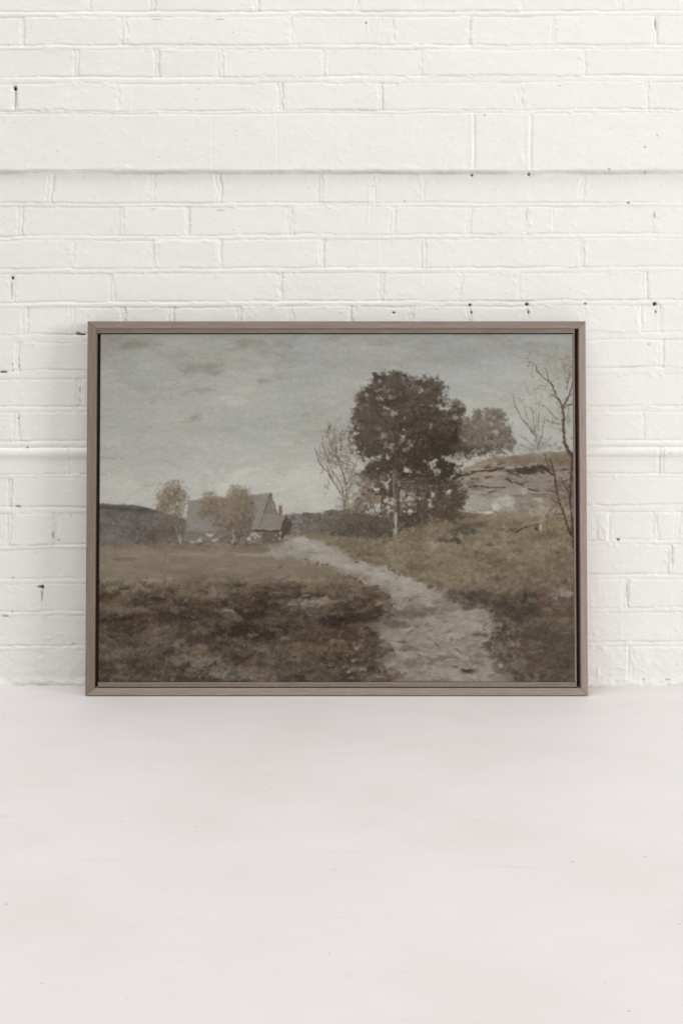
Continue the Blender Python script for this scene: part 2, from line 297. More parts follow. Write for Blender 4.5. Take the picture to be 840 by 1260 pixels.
    for (x, y, L, w, an, c) in [(574, 828, 14, 3, .25, (58, 48, 40)), (560, 823, 8, 2, .2, (74, 64, 54)), (494, 792, 10, 3, 0, (72, 62, 53)), (240, 746, 40, 1.2, .02, (58, 48, 39)), (176, 746, 50, 1.2, .0, (60, 50, 41)), (226, 727, 26, 1.4, .02, (96, 83, 66)), (345, 700, 8, 2, -.5, (98, 86, 68)), (350, 714, 14, 2, -.4, (96, 84, 68)), (330, 716, 18, 1.6, 0, (104, 92, 74))]:
        dab(x, y, L, w, an, C(*c), .8, .2, .4)
    dab(281, 755, 15, 5, -.05, C(118, 108, 95), .8, .3, .7); dab(279, 756.5, 12, 2, -.05, C(66, 56, 47), .6, .2, .4); dab(281, 753.5, 13, 1.4, -.05, C(140, 130, 117), .7, .2, .8)
    dab(296, 806, 8, 5, .5, C(128, 92, 66), .75, .3, .7); dab(300, 808, 5, 3, .2, C(116, 82, 58), .6, .3, .7)
    for (x, y) in [(387, 738), (376, 735), (392, 741), (400, 737), (384, 743), (396, 744), (372, 745)]:
        dab(x, y, R.uniform(5, 9), 2, R.uniform(-.8, .6), C(150, 142, 128), .75, .3, .8)
    # stones by the edge of the path
    for (x, y, r, c) in [(438, 799, 4.5, (150, 145, 141)), (427, 809, 3.2, (124, 118, 112)), (436, 816, 4, (142, 137, 131)), (406, 821, 4.6, (108, 104, 102)), (429, 830, 4, (132, 126, 119)), (446, 826, 9, (132, 120, 104)), (452, 833, 7, (94, 82, 64)), (480, 800, 4, (126, 118, 108)), (470, 826, 5, (118, 112, 106)), (431, 837, 5, (128, 122, 118)), (447, 802, 3, (112, 106, 100))]:
        dab(x + .8, y + 2.2, r * 2.1, 2.4, .1, C(48, 41, 36), .8, .1, .2)
        
        for q in range(4): dab(x + R.normal() * r * .3, y + R.normal() * r * .2, r * R.uniform(.5, 1.1), r * R.uniform(.3, .7), R.normal() * .6, C(*c) - 8 + R.normal() * 12, .65, .25, .8)
    # worked-over dark marks near the lower edge
    for seg in [[(405, 817), (402, 820), (404, 825), (409, 825), (412, 821)], [(416, 815), (421, 812), (427, 811)], [(418, 823), (424, 827), (430, 824), (433, 818)], [(421, 838), (426, 835), (434, 838)], [(441, 838), (450, 840), (456, 838)], [(443, 829), (450, 831), (452, 834)], [(432, 801), (440, 806), (447, 803), (452, 797)]]:
        line(seg, 1.6, 1.1, C(50, 44, 40), .75)
    line([(404, 818), (409, 817), (411, 820)], 1, .8, C(140, 135, 130), .6)

    pe = np.clip(1 - np.abs(path - .5) * 2.2, 0, 1)
    scatter((pe > .25) * (gy > 690) * (gx > 520), 150, [(96, 85, 70), (112, 101, 84), (78, 67, 56)], (3, 9), (.8, 1.7), -.9, .5, .6)
    scatter((pe > .25) * (gy > 690) * (gx < 520), 130, [(84, 72, 58), (104, 92, 76), (66, 56, 47)], (2, 6), (1, 2), -.3, .8, .6)
    for (x, y, rx, ry, c, a) in [(604, 800, 12, 8, (74, 64, 54), .7), (618, 786, 14, 7, (66, 57, 48), .7), (612, 826, 10, 8, (82, 72, 60), .6), (628, 812, 12, 10, (74, 64, 53), .7), (596, 778, 7, 3, (84, 74, 63), .6), (470, 756, 14, 6, (70, 61, 52), .6), (476, 800, 10, 6, (84, 74, 63), .5), (485, 832, 12, 6, (80, 71, 61), .5), (556, 740, 10, 4, (84, 73, 60), .6), (578, 750, 12, 5, (74, 64, 55), .7), (520, 716, 12, 3, (100, 88, 70), .6), (498, 708, 10, 3, (104, 92, 74), .5)]:
        blob(x, y, rx, ry, c, a, 0, .95, 7, 1.8)
    for q in range(150):
        x, y = R.uniform(122, 480), R.uniform(722, 838)
        c = [(62, 52, 44), (54, 46, 40), (112, 103, 93), (122, 112, 99), (98, 78, 62), (84, 74, 66), (72, 66, 66)][R.integers(7)]
        blob(x, y, R.uniform(4, 13), R.uniform(2, 5.5), c, R.uniform(.3, .7), 0, .95, 6, 1.8)
    for q in range(110):
        x, y = R.uniform(520, 706), R.uniform(640, 838)
        if y < 640 + (620 - x) * .6 + 60 and x < 600: continue
        if polyin(x, y): continue
        c = [(66, 57, 49), (92, 82, 68), (118, 108, 90), (128, 118, 100), (104, 84, 66), (84, 76, 68)][R.integers(6)]
        blob(x, y, R.uniform(4, 12), R.uniform(2, 5), c, R.uniform(.25, .6), 0, .95, 6, 1.8)
    for (x, y, rx, ry, c, a) in [(468, 775, 18, 6, (120, 111, 99), .6), (460, 791, 14, 4, (112, 103, 91), .55), (478, 815, 18, 6, (124, 115, 103), .6), (458, 836, 18, 5, (122, 113, 101), .6), (440, 826, 10, 4, (126, 117, 105), .5), (616, 800, 16, 8, (116, 107, 94), .55), (632, 820, 14, 7, (108, 99, 86), .5), (622, 838, 18, 6, (120, 111, 98), .55), (606, 772, 14, 6, (128, 120, 107), .6), (598, 758, 12, 4, (124, 116, 103), .5), (590, 800, 16, 10, (104, 94, 82), .45),
                                 (500, 800, 22, 4, (94, 85, 74), .5), (548, 812, 26, 4, (100, 91, 80), .5), (520, 842, 30, 4, (96, 87, 76), .5), (500, 772, 26, 4, (96, 87, 77), .55), (556, 790, 20, 3, (104, 95, 84), .5), (535, 768, 24, 4, (150, 142, 130), .5), (515, 792, 24, 4, (148, 140, 127), .5), (552, 826, 20, 5, (146, 138, 125), .5), (490, 828, 16, 4, (142, 134, 121), .5)]:
        blob(x, y, rx, ry, c, a, 0, .95, 7, 1.6)
    rim = polymask([(560, 735), (640, 770), (650, 845), (600, 845), (590, 790)], 5, 119, 10) * (1 - path)
    scatter(rim, 190, [(124, 115, 102), (134, 126, 113), (108, 98, 84), (116, 104, 90)], (3, 10), (1, 2.4), .5, .6, .5)
    scatter(front * (gx < 480), 420, [(118, 110, 101), (104, 96, 88), (126, 117, 105), (54, 46, 40), (60, 51, 44)], (2, 7), (1, 2.6), -.2, .8, .5)
    dull = (np.clip(ground + bank, 0, 1) * (gy > 655) * .06)[..., None]
    img = img * (1 - dull) + (img.mean(2, keepdims=True) * C(1.03, 1, .955)) * dull
    # cracks and shadows in the rock
    for seg, w in [([(563, 588), (572, 586), (584, 583)], 2.2), ([(582, 582), (600, 580), (616, 579), (622, 576)], 2.6), ([(556, 591), (570, 587)], 2.4), ([(598, 589), (607, 588)], 2), ([(580, 590), (590, 591)], 2.2), ([(576, 601), (592, 600), (606, 602), (622, 602)], 1.8), ([(602, 608), (610, 605)], 2), ([(624, 590), (630, 596), (626, 592), (629, 595)], 1.8), ([(634, 595), (642, 597), (650, 594)], 1.8), ([(641, 597), (645, 601)], 2),
                   ([(650, 603), (664, 607)], 1.3), ([(612, 574), (622, 571)], 1.2), ([(596, 577), (606, 576)], 1.4), ([(690, 580), (706, 577)], 1.8), ([(625, 582), (632, 584)], 2), ([(668, 575), (680, 584), (684, 590)], 2.4)]:
        line(seg, w * 1.5, w * .7, C(62, 52, 45), .75)
    for (x, y, L) in [(630, 577, 12), (640, 576, 8), (624, 577, 6), (604, 604, 14), (588, 579, 16), (610, 610, 8), (700, 586, 6)]:
        dab(x, y, L, 1.8, -.05, C(158, 147, 131), .75, .2, .8)
    line([(634, 658), (644, 652), (652, 649), (664, 648)], 1.8, 1.4, C(64, 54, 45), .85); line([(659, 652), (663, 654)], 4, 3, C(52, 44, 38), .8)
    dab(665.5, 651.5, 4, 7, .1, C(160, 152, 136), .9, .2, .9); dab(666, 650, 3, 3, .1, C(172, 164, 148), .8, .2, .9)
    scatter(polymask([(672, 630), (706, 600), (706, 680), (660, 680)], 3, 24, 8), 150, [(90, 78, 62), (120, 108, 88), (76, 65, 53)], (4, 10), (.6, 1.2), -.9, .5, .5)

    # ------------------------------------------------------------------ farmhouse
    over(C(117, 109, 99), polymask([(229, 650), (323, 650), (323, 670.5), (300, 671), (228, 671)], 1.2, 29, 5, .8))
    over(C(133, 127, 119), polymask([(231, 618), (246, 617), (300, 612), (332, 608.5), (326, 634), (320, 654), (228, 656)], .8, 30, 6, .6))
    over(C(123, 117, 109), polymask([(333, 608.5), (342, 636), (323, 636)], .2, 31, 5, .7))
    over(C(130, 123, 115), polymask([(319, 636), (351, 636.5), (345, 654.5), (313, 654)], .5, 32, 6, .6))
    over(C(103, 91, 80), polymask([(323, 655), (345, 655), (344, 670), (322, 670)], .6, 33, 4, .6))
    over(C(84, 72, 63), polymask([(350, 638), (359, 648), (356, 656), (345, 668), (345.5, 655)], .6, 34, 4, .6))
    over(C(120, 113, 105), polymask([(228, 660), (320, 656), (323, 669), (300, 671), (228, 671)], 1.2, 36, 5, .8) * np.clip(.5 + fbm(9, 5, 93), 0, 1) * .8)
    house = polymask([(231, 618), (332, 608), (352, 637), (345, 655), (345, 670), (228, 671)], 0, 0)
    repaint(house, 420, (4, 11), (1, 2.2), -.05, .25, 4.5, .5, 2, .4)
    for (x, y, L, w) in [(256, 661, 14, 5), (262, 659, 8, 4), (246, 667, 14, 3.5), (262, 666, 9, 4), (268, 664, 8, 4), (312, 660, 13, 5), (306, 664, 9, 5), (318, 662, 6, 5), (238, 669, 9, 2), (342, 659, 4, 5), (342, 666, 4, 4)]:
        for q in range(3):
            dab(x + R.normal() * 2, y + R.normal(), L * .45, w * .5, R.normal() * .4, C(168, 165, 158) + R.normal() * 9, .8, .3, .8)
    line([(333, 609.5), (324, 635)], 1.7, 1.7, C(84, 75, 67), .8); line([(333, 609.5), (341.5, 636)], 1.4, 1.4, C(92, 83, 75), .75); line([(319, 636), (351, 636.5)], 1.6, 1.4, C(134, 127, 119), .7); line([(300, 612), (332, 608.5)], 1.3, 1.3, C(138, 132, 124), .7); line([(324, 636), (318, 652)], 1.2, 1, C(106, 97, 89), .6)
    line([(313, 655), (345, 655.5)], 2., 2., C(60, 52, 46), .85); line([(351, 637), (345, 655)], 1.8, 1.8, C(76, 66, 57), .7); line([(351, 637), (361, 648)], 1.8, 1.6, C(66, 57, 50), .7)
    line([(345, 625), (345, 636)], 4, 4.2, C(118, 94, 82), .8, .2); line([(343.6, 625), (343.6, 636)], 1, 1, C(92, 70, 60), .6, .1); line([(343, 623.6), (347.5, 623.6)], 1.6, 1.6, C(140, 112, 98), .8, .1)
    line([(232, 618), (246, 617)], .9, .9, C(136, 131, 124), .6)

    # ------------------------------------------------------------------ foliage
    def crown(lobes, n, pal, Lr, wr, a=.75, ragged=1., cj=7, light=(-.5, -.7), mass=0.):
        """lobes: (x, y, rx, ry); dabs thicker toward the middle, lit from the upper left"""
        for (x0, y0, rx, ry) in lobes:
            if mass: blob(x0, y0, rx * .95, ry * .95, tuple(C(*pal[min(1, len(pal) - 1)]) + R.normal() * 4), mass, 0, .75, 6., 1.9)
        ar = np.array([l[2] * l[3] for l in lobes], float); pk = R.choice(len(lobes), n, p=ar / ar.sum())
        for q in pk:
            x0, y0, rx, ry = lobes[q]
            th = R.random() * 6.283; rr = math.sqrt(R.random()) * (1 + .16 * ragged * R.normal())
            ux, uy = math.cos(th) * rr, math.sin(th) * rr
            lit = (ux * light[0] + uy * light[1]) * .5 + .5 + R.normal() * .22
            k = min(max(lit, 0), .999) * (len(pal) - 1); i = int(k); f = k - i
            col = C(*pal[i]) * (1 - f) + C(*pal[i + 1]) * f + R.normal() * cj
            dab(x0 + ux * rx, y0 + uy * ry, R.uniform(*Lr), R.uniform(*wr), R.random() * 3.14, col, a * R.uniform(.65, 1), .25, .55)

    grn = [(92, 82, 68), (112, 101, 84), (128, 116, 97), (140, 128, 108)]
    # birches by the house
    line([(216, 650), (218, 660), (222, 670)], 1, 1.6, C(160, 153, 142), .85); line([(220, 646), (222, 658), (223, 670)], 1, 1.4, C(150, 142, 130), .8); line([(229, 660), (227, 668)], 1, 1.2, C(146, 138, 126), .7)
    crown([(204, 610, 12, 13), (214, 604, 13, 12), (222, 614, 10, 14), (208, 626, 17, 16), (215, 640, 13, 14), (199, 624, 8, 12)], 720, grn, (1.5, 4), (.8, 1.9), .5, mass=.45)
    crown([(205, 650, 26, 16), (190, 660, 18, 10)], 260, [(76, 70, 66), (96, 88, 80), (112, 102, 90), (124, 114, 102)], (2, 6), (.8, 1.8), .5)
    crown([(257, 615, 11, 9), (262, 625, 16, 12), (290, 606, 11, 10), (296, 616, 16, 13), (282, 628, 24, 14), (292, 642, 18, 12), (278, 642, 18, 12), (304, 630, 10, 18), (250, 632, 8, 8)], 1500, grn, (1.6, 4.6), (1, 2.2), .5, mass=.6)
    crown([(290, 655, 20, 10), (272, 660, 9, 7), (300, 650, 10, 10)], 260, [(84, 74, 62), (98, 88, 74), (116, 106, 92)], (1.5, 4), (.8, 1.8), .6)
    scatter(polymask([(266, 654), (305, 654), (305, 672), (266, 672)], 2, 44, 5), 90, [(76, 67, 58), (128, 122, 113), (90, 80, 68), (140, 135, 126)], (1.5, 3.5), (.8, 1.6), -.4, .9, .7)
    line([(287, 652), (287, 662), (286, 672)], 1.2, 1.8, C(158, 150, 138), .85); line([(292, 655), (295, 668)], .8, 1, C(74, 64, 54), .7)
    line([(283, 640), (287, 652)], .8, 1, C(84, 74, 62), .6)
    scatter(polymask([(180, 668), (300, 668), (330, 673), (300, 676), (180, 677)], 1.5, 46, 6), 70, [(84, 74, 60), (112, 101, 84), (96, 84, 66)], (3, 9), (.8, 1.6), 0, .2, .6)

    # thin tree left of the great one
    for seg, w in [([(388, 556), (393, 570), (403, 584), (413, 598), (421, 612), (424, 630), (424, 652)], 1.2), ([(396, 545), (401, 560), (408, 578), (418, 596), (423, 612)], .9), ([(412, 528), (412, 545), (414, 562), (421, 580), (426, 600), (425, 625)], 1.4),
                   ([(402, 552), (410, 562), (420, 570), (432, 574)], 1.), ([(425, 600), (432, 586), (438, 572)], 1.1), ([(390, 560), (387, 552)], .7), ([(424, 620), (428, 604), (434, 596)], 1.2), ([(405, 540), (409, 556)], .7), ([(420, 540), (420, 556)], .8), ([(408, 590), (402, 575)], .7)]:
        line(seg, w * .7, w * 1.5, C(92, 76, 62), .75)
    crown([(413, 540, 13, 22), (424, 560, 14, 16), (406, 566, 12, 16), (428, 592, 12, 18)], 520, [(92, 80, 66), (112, 100, 84), (132, 121, 104)], (1.4, 4.5), (.7, 1.6), .42, 1.5, mass=.08)
    crown([(418, 530, 10, 12), (432, 526, 9, 12)], 110, [(122, 115, 104), (146, 144, 138), (160, 160, 155)], (2, 5), (1, 2), .5)
    line([(424.5, 636), (425, 650)], 1.6, 1.8, C(140, 136, 130), .8)

    dk = [(58, 50, 43), (70, 61, 53), (84, 74, 64), (100, 89, 77)]
    # undergrowth beneath it
    crown([(440, 648, 34, 13), (420, 652, 22, 11), (470, 645, 30, 12), (500, 640, 26, 14), (455, 658, 28, 8)], 900, [(62, 55, 49), (78, 70, 63), (96, 87, 78), (114, 105, 95)], (2, 6), (1, 2.4), .6, mass=.55)
    crown([(440, 620, 22, 16), (455, 605, 20, 16), (470, 622, 18, 14), (432, 628, 14, 10)], 560, [(84, 70, 56), (108, 94, 76), (126, 112, 92), (142, 132, 114)], (1.5, 4.5), (.9, 2), .55, mass=.4)
    crown([(535, 620, 26, 20), (510, 628, 20, 16), (560, 612, 14, 20), (550, 636, 20, 8)], 900, [(56, 48, 42), (72, 62, 52), (90, 79, 66), (112, 100, 84)], (2, 5), (.9, 2.2), .6, mass=.75)
    # the great tree
    big = [(475, 468, 17, 12), (492, 468, 14, 12), (524, 476, 22, 13), (535, 484, 12, 16), (466, 490, 24, 18), (445, 492, 8, 9), (500, 492, 34, 22), (448, 512, 15, 18), (470, 518, 34, 18), (525, 506, 26, 24), (505, 525, 40, 26), (545, 526, 20, 22), (562, 508, 10, 14),
           (452, 538, 22, 14), (485, 545, 30, 16), (530, 548, 34, 22), (560, 545, 22, 22), (566, 524, 12, 14), (574, 540, 12, 14), (455, 556, 20, 14), (470, 572, 24, 16), (512, 570, 34, 18), (545, 575, 22, 18), (500, 590, 26, 14), (460, 585, 20, 10), (535, 592, 22, 12), (480, 605, 16, 12)]
    crown(big, 2600, [(56, 48, 42), (66, 58, 51), (76, 67, 59), (86, 76, 67)], (2.5, 6.5), (1.6, 3.4), .6, .75, 5, mass=.92)
    crown([(530, 545, 40, 34), (510, 570, 34, 20), (550, 530, 20, 24), (545, 580, 22, 20)], 620, [(46, 39, 34), (54, 46, 40), (62, 54, 47)], (3, 7), (1.6, 3.2), .7, .6, 4)
    crown(big[:14], 800, [(64, 56, 49), (80, 71, 62), (96, 86, 76), (110, 100, 88)], (2, 5.5), (1.4, 3), .5, .9, 6)
    crown(big[13:19], 260, [(70, 60, 52), (86, 76, 66), (104, 93, 80)], (1.5, 4), (.9, 2), .6, .9, 7)
    crown([(562, 506, 9, 14), (568, 520, 8, 12)], 120, [(80, 72, 63), (98, 90, 80), (120, 113, 103)], (1.5, 4), (.9, 2), .65, 1.2)
    for (x, y, rx, ry, c, a) in [(482, 470, 20, 8, (100, 90, 79), .5), (450, 508, 14, 12, (98, 88, 77), .5), (520, 480, 22, 7, (98, 89, 80), .5), (470, 520, 20, 10, (88, 78, 69), .5), (500, 500, 16, 8, (90, 80, 71), .4), (455, 540, 20, 10, (92, 82, 72), .5), (476, 538, 12, 8, (112, 104, 95), .4),
                                 (505, 520, 16, 10, (54, 47, 41), .6), (540, 545, 30, 20, (50, 43, 37), .7), (515, 560, 26, 12, (54, 46, 40), .6), (550, 580, 20, 14, (50, 43, 37), .6), (478, 570, 14, 9, (58, 50, 44), .6), (530, 510, 22, 8, (60, 52, 46), .5), (460, 500, 10, 6, (60, 52, 46), .4), (490, 480, 10, 6, (66, 58, 51), .4)]:
        blob(x, y, rx, ry, c, a, 0, .9, 6, 2)
    crown(big, 520, [(54, 46, 40), (74, 65, 57), (94, 82, 69), (114, 101, 84)], (1.6, 4.2), (1, 2.2), .5, 1.1, 6)
    for (x0, y0, rx, ry) in big[:17]:
        for q in range(30):
            th = R.random() * 6.283; rr = R.uniform(.9, 1.32)
            dab(x0 + math.cos(th) * rx * rr, y0 + math.sin(th) * ry * rr, R.uniform(1.2, 3.2), R.uniform(.8, 1.7), R.random() * 3.14, C(92, 83, 74) + R.normal() * 10, .4, .2, .5)
    for (x, y, rx, ry, c, a) in [(470, 600, 22, 10, (66, 57, 50), .75), (450, 590, 14, 12, (96, 84, 70), .5), (515, 605, 26, 12, (58, 50, 44), .75), (545, 600, 18, 14, (54, 46, 41), .75), (505, 640, 22, 10, (62, 54, 47), .6), (540, 632, 24, 12, (80, 70, 58), .6), (560, 612, 10, 16, (74, 64, 55), .7), (440, 640, 26, 10, (92, 80, 68), .55), (472, 632, 16, 12, (76, 66, 57), .6), (420, 648, 20, 8, (100, 90, 80), .5)]:
        blob(x, y, rx, ry, c, a, 0, .95, 5, 1.7)
    crown([(470, 600, 24, 14), (455, 615, 26, 20), (520, 608, 30, 18), (545, 615, 24, 24), (500, 632, 30, 14), (440, 640, 30, 14)], 1000, [(56, 48, 42), (76, 66, 56), (98, 86, 72), (120, 108, 92)], (1.8, 5), (1.1, 2.4), .5, 1.1, 8)
    # sky seen through the leaves
    for (x, y, rx, ry, n) in [(467, 491, 5, 3, 12), (476, 503, 4, 2.5, 9), (484, 510, 5, 5, 16), (481, 490, 4, 3, 8), (530, 525, 3, 5, 6), (494, 541, 5, 8, 22), (505, 547, 4, 7, 12), (480, 550, 6, 5, 14), (472, 536, 6, 5, 8), (468, 563, 4, 3, 8), (457, 566, 6, 3, 9), (501, 580, 6, 4, 16), (532, 574, 6, 7, 20), (538, 580, 4, 4, 10), (550, 565, 8, 4, 12),
                              (476, 598, 5, 5, 14), (464, 604, 3, 2.5, 6), (476, 616, 4, 3, 10), (467, 623, 5, 3, 12), (504, 631, 6, 3, 12), (504, 616, 6, 4, 8), (552, 607, 5, 4, 9), (530, 622, 3, 5, 8), (533, 610, 3, 3, 5), (478, 628, 5, 5, 9), (520, 480, 8, 5, 8), (541, 490, 5, 4, 5), (440, 604, 5, 6, 14), (432, 614, 4, 10, 14), (418, 598, 7, 8, 10), (463, 630, 8, 4, 6), (561, 516, 4, 5, 8), (556, 568, 10, 4, 12), (565, 571, 6, 3, 8)]:
        blob(x, y, rx * .75, ry * .75, (150, 149, 143), .5 if y > 560 else .28, 0, .9, 5, 2)
        for q in range(int(n * 1.1)):
            c = C(158, 156, 149) if y < 560 else C(170, 167, 159)
            dab(x + R.normal() * rx * .5, y + R.normal() * ry * .5, R.uniform(1.6, 4.2), R.uniform(1.1, 2.4), R.random() * 3, c + R.normal() * 10, R.uniform(.45, .85) * (.55 if y < 560 else 1), .2, .8)
    for (x, y) in [(503, 553), (498, 555), (507, 549)]:
        dab(x, y, 5, 3, .3, C(150, 128, 106), .7, .2, .7)
    br = C(72, 61, 54)
    for seg, w in [([(486, 590), (487, 570), (487, 552), (488, 536)], 4.4), ([(489, 553), (498, 545), (505, 536), (512, 530)], 3.), ([(486, 562), (478, 556), (468, 548)], 2.), ([(484, 578), (474, 566), (462, 558)], 1.8), ([(487, 540), (482, 528), (472, 516), (466, 512)], 2.), ([(488, 536), (494, 533)], 2.), ([(506, 540), (520, 530), (528, 524)], 1.6)]:
        line(seg, w, w * .6, br, .85)
    for seg, w0, w1, c in [([(487, 662), (488, 640), (489, 620), (487, 600), (485, 580)], 7.4, 6.2, (90, 81, 73)), ([(486, 664), (486.6, 650), (487.2, 634)], 5.8, 4.6, (154, 149, 140)), ([(485.4, 618), (484.6, 600), (484, 584)], 2, 1.6, (128, 114, 98)), ([(490, 650), (490.6, 630), (490, 606)], 2.2, 2, (74, 65, 58))]:
        line(seg, w0, w1, C(*c), .85)
    line([(492, 593), (500, 595), (508, 594), (510, 591)], 2, 1.2, C(120, 106, 90), .85)
    line([(487, 664), (482, 665), (492, 665)], 2, 2, C(120, 110, 94), .7)
    for x, h0, h1 in [(514, 600, 630), (541, 598, 620), (526, 596, 616), (470, 610, 632)]:
        line([(x, h0), (x + R.normal(), h1)], 1.2, 1.4, C(58, 49, 43), .7)
    scatter(polymask([(440, 660), (540, 640), (560, 644), (520, 668), (460, 674)], 3, 48, 8), 160, [(72, 63, 53), (96, 85, 68), (112, 101, 80)], (2, 7), (.8, 1.8), -.3, .5, .55)
    # round tree beyond
    rt = [(578, 526, 10, 14), (580, 545, 14, 14), (588, 512, 7, 8), (604, 511, 12, 9), (615, 514, 9, 10), (600, 528, 20, 16), (622, 532, 10, 12), (596, 545, 18, 14), (616, 548, 14, 12), (628, 545, 7, 10), (586, 534, 10, 14)]
    crown(rt, 800, [(78, 70, 62), (94, 86, 77), (112, 104, 94), (124, 116, 105)], (2, 5), (1.2, 2.6), .6, .6, 5, mass=.8)
    crown(rt, 420, [(70, 62, 56), (102, 93, 82), (124, 115, 101), (136, 128, 114)], (1.8, 5), (1., 2.2), .6, 1.2, 8)
    scatter(polymask([(600, 536), (634, 530), (634, 560), (590, 562)], 3, 49, 6), 110, [(142, 140, 136), (72, 64, 60), (128, 124, 120), (62, 55, 50)], (2, 4), (.9, 1.8), -.7, .4, .7)
    crown([(590, 556, 16, 7), (570, 556, 14, 10)], 180, [(58, 50, 44), (72, 63, 54), (88, 78, 66)], (2, 5), (1, 2), .6, mass=.8)
    scatter(polymask([(556, 560), (600, 552), (596, 566), (560, 574)], 2, 50, 6), 60, [(168, 165, 158), (152, 149, 142)], (2, 5), (1.2, 2.4), -.4, .5, .7)

    for q in range(70):
        x, y = R.uniform(655, 706), R.uniform(440, 545); an = -1.57 + R.normal() * .6; L = R.uniform(6, 18)
        line([(x, y), (x + math.cos(an) * L * .5, y + math.sin(an) * L * .5), (x + math.cos(an) * L + R.normal() * 2, y + math.sin(an) * L)], .9, .5, C(122, 112, 97) + R.normal() * 9, .5)
    for q in range(60):
        x, y = R.uniform(394, 440), R.uniform(530, 610); an = -1.57 + R.normal() * .5; L = R.uniform(6, 16)
        line([(x, y), (x + math.cos(an) * L * .5 + R.normal(), y + math.sin(an) * L * .5), (x + math.cos(an) * L, y + math.sin(an) * L)], .9, .5, C(108, 94, 78) + R.normal() * 9, .55)
    # bare bushes and the bare tree at the right edge
    tw = C(104, 88, 72)
    for seg, w in [([(632, 484), (634, 500), (642, 514), (652, 526), (660, 540), (664, 552)], 1.2), ([(672, 514), (668, 530), (664, 546), (662, 554)], 1.1), ([(640, 536), (650, 544), (660, 550)], .9), ([(648, 520), (656, 534)], .8), ([(656, 506), (658, 524), (661, 540)], .6), ([(664, 508), (663, 530)], .6), ([(680, 538), (670, 548)], .7), ([(668, 498), (680, 510), (690, 518)], .9), ([(672, 516), (682, 522), (694, 523)], 1.1), ([(640, 548), (656, 556)], .6), ([(700, 502), (702, 520)], .5), ([(646, 500), (650, 516)], .5)]:
        line(seg, w * .8, w * 1.3, tw + R.normal() * 6, .75)
    crown([(664, 548, 12, 9), (682, 550, 16, 7), (650, 552, 14, 5)], 170, [(104, 98, 94), (124, 119, 114), (142, 139, 134)], (1.5, 4), (.8, 1.8), .5, 1.2)
    for seg, w0, w1 in [([(707, 565), (700, 556), (695, 546), (695, 532), (694, 515), (693, 502)], 4.6, 3.2), ([(693, 502), (688, 490), (682, 478), (677, 469)], 2.8, 1.8), ([(677, 469), (668, 464), (662, 456), (661, 450)], 1.5, .8), ([(693, 502), (699, 492), (705, 478), (707, 462)], 1.4, .8), ([(693, 500), (700, 488), (706, 484)], 1.1, .8), ([(695, 502), (706, 497)], 1.6, 1.2), ([(677, 469), (674, 458), (672, 452)], .8, .6), ([(698, 480), (700, 468)], .8, .6), ([(690, 494), (680, 486)], .7, .5)]:
        line(seg, w0, w1, C(78, 62, 50), .88)
    line([(681, 478), (688, 491), (693, 502)], .9, .9, C(132, 116, 98), .5)
    crown([(690, 450, 18, 26), (676, 440, 20, 22), (700, 436, 10, 20)], 300, [(126, 120, 106), (140, 136, 124), (150, 148, 138), (158, 157, 149)], (3, 8), (.7, 1.4), .5, 1.2, 5)
    crown([(700, 452, 8, 14)], 60, [(108, 98, 80), (122, 113, 96)], (2, 6), (.6, 1.2), .5, 1.2, 5)
    for (x, y) in [(653, 435), (653, 446), (651, 450), (657, 463), (666, 474), (642, 494), (645, 492), (640, 490), (655, 502), (700, 520), (669, 500), (700, 514), (650, 440), (646, 470), (704, 540)]:
        dab(x, y, R.uniform(2, 4), R.uniform(1.2, 2.4), R.random() * 3, C(106, 100, 92) + R.normal() * 8, .65, .2, .6)
    for seg, w in [([(678, 566), (682, 584), (685, 600), (689, 622), (696, 642), (704, 662)], 3.2), ([(704, 560), (704, 590), (702, 620), (705, 668)], 4.4), ([(690, 590), (696, 600), (703, 608)], 1.6), ([(671, 560), (676, 576)], 1.4), ([(684, 600), (694, 594), (702, 590)], 1.2), ([(686, 610), (676, 604)], .9), ([(689, 622), (678, 616)], .9), ([(692, 634), (682, 636)], .9), ([(704, 660), (706, 676)], 4)]:
        line(seg, w * .9, w, C(66, 54, 45), .82)
    scatter(polymask([(674, 570), (706, 562), (706, 640), (690, 640)], 3, 52, 8), 120, [(70, 58, 49), (122, 109, 92), (96, 84, 70), (136, 126, 110)], (2, 7), (.7, 1.5), -.6, .8, .55)

    # ------------------------------------------------------------------ varnish, canvas and age
    def soft(a):
        pad = np.pad(a, ((2, 2), (2, 2), (0, 0)), 'edge'); k = (1, 4, 6, 4, 1)
        b = sum(k[q] * pad[q:q + H] for q in range(5)) / 16.
        return sum(k[q] * b[:, q:q + W] for q in range(5)) / 16.
    img = img + (soft(img) - img) * (.62 - .25 * np.clip(fbm(60, 40, 118, 2), -1, 1))[..., None]
    lum = img.mean(2, keepdims=True)
    img = img + np.clip((112 - lum) / 60, -.4, 1.) * C(-3.5, -5, -6.5)
    wx = fbm(4.5, 3.5, 401, 3) * .9 * S; wy = fbm(4.5, 3.5, 402, 3) * .8 * S
    jj = np.clip(np.arange(H)[:, None] + wy, 0, H - 1.001); ii = np.clip(np.arange(W)[None, :] + wx, 0, W - 1.001)
    j0 = jj.astype(int); i0 = ii.astype(int); fb = (jj - j0)[..., None]; fa = (ii - i0)[..., None]
    img = (img[j0, i0] * (1 - fa) + img[j0, i0 + 1] * fa) * (1 - fb) + (img[j0 + 1, i0] * (1 - fa) + img[j0 + 1, i0 + 1] * fa) * fb
    img += (fbm(4, 2.2, 301, 2) * 3.6 + R.normal(size=gx.shape) * 1.6)[..., None]
    img += (fbm(120, 90, 302, 2) * 3)[..., None] * C(1, .9, .5)
    img += (fbm(2.2, 1.4, 303, 2) * 4.)[..., None]
    bl = soft(img)
    img = img + .45 * (img - bl)
    img = np.clip(img, 20, 235)
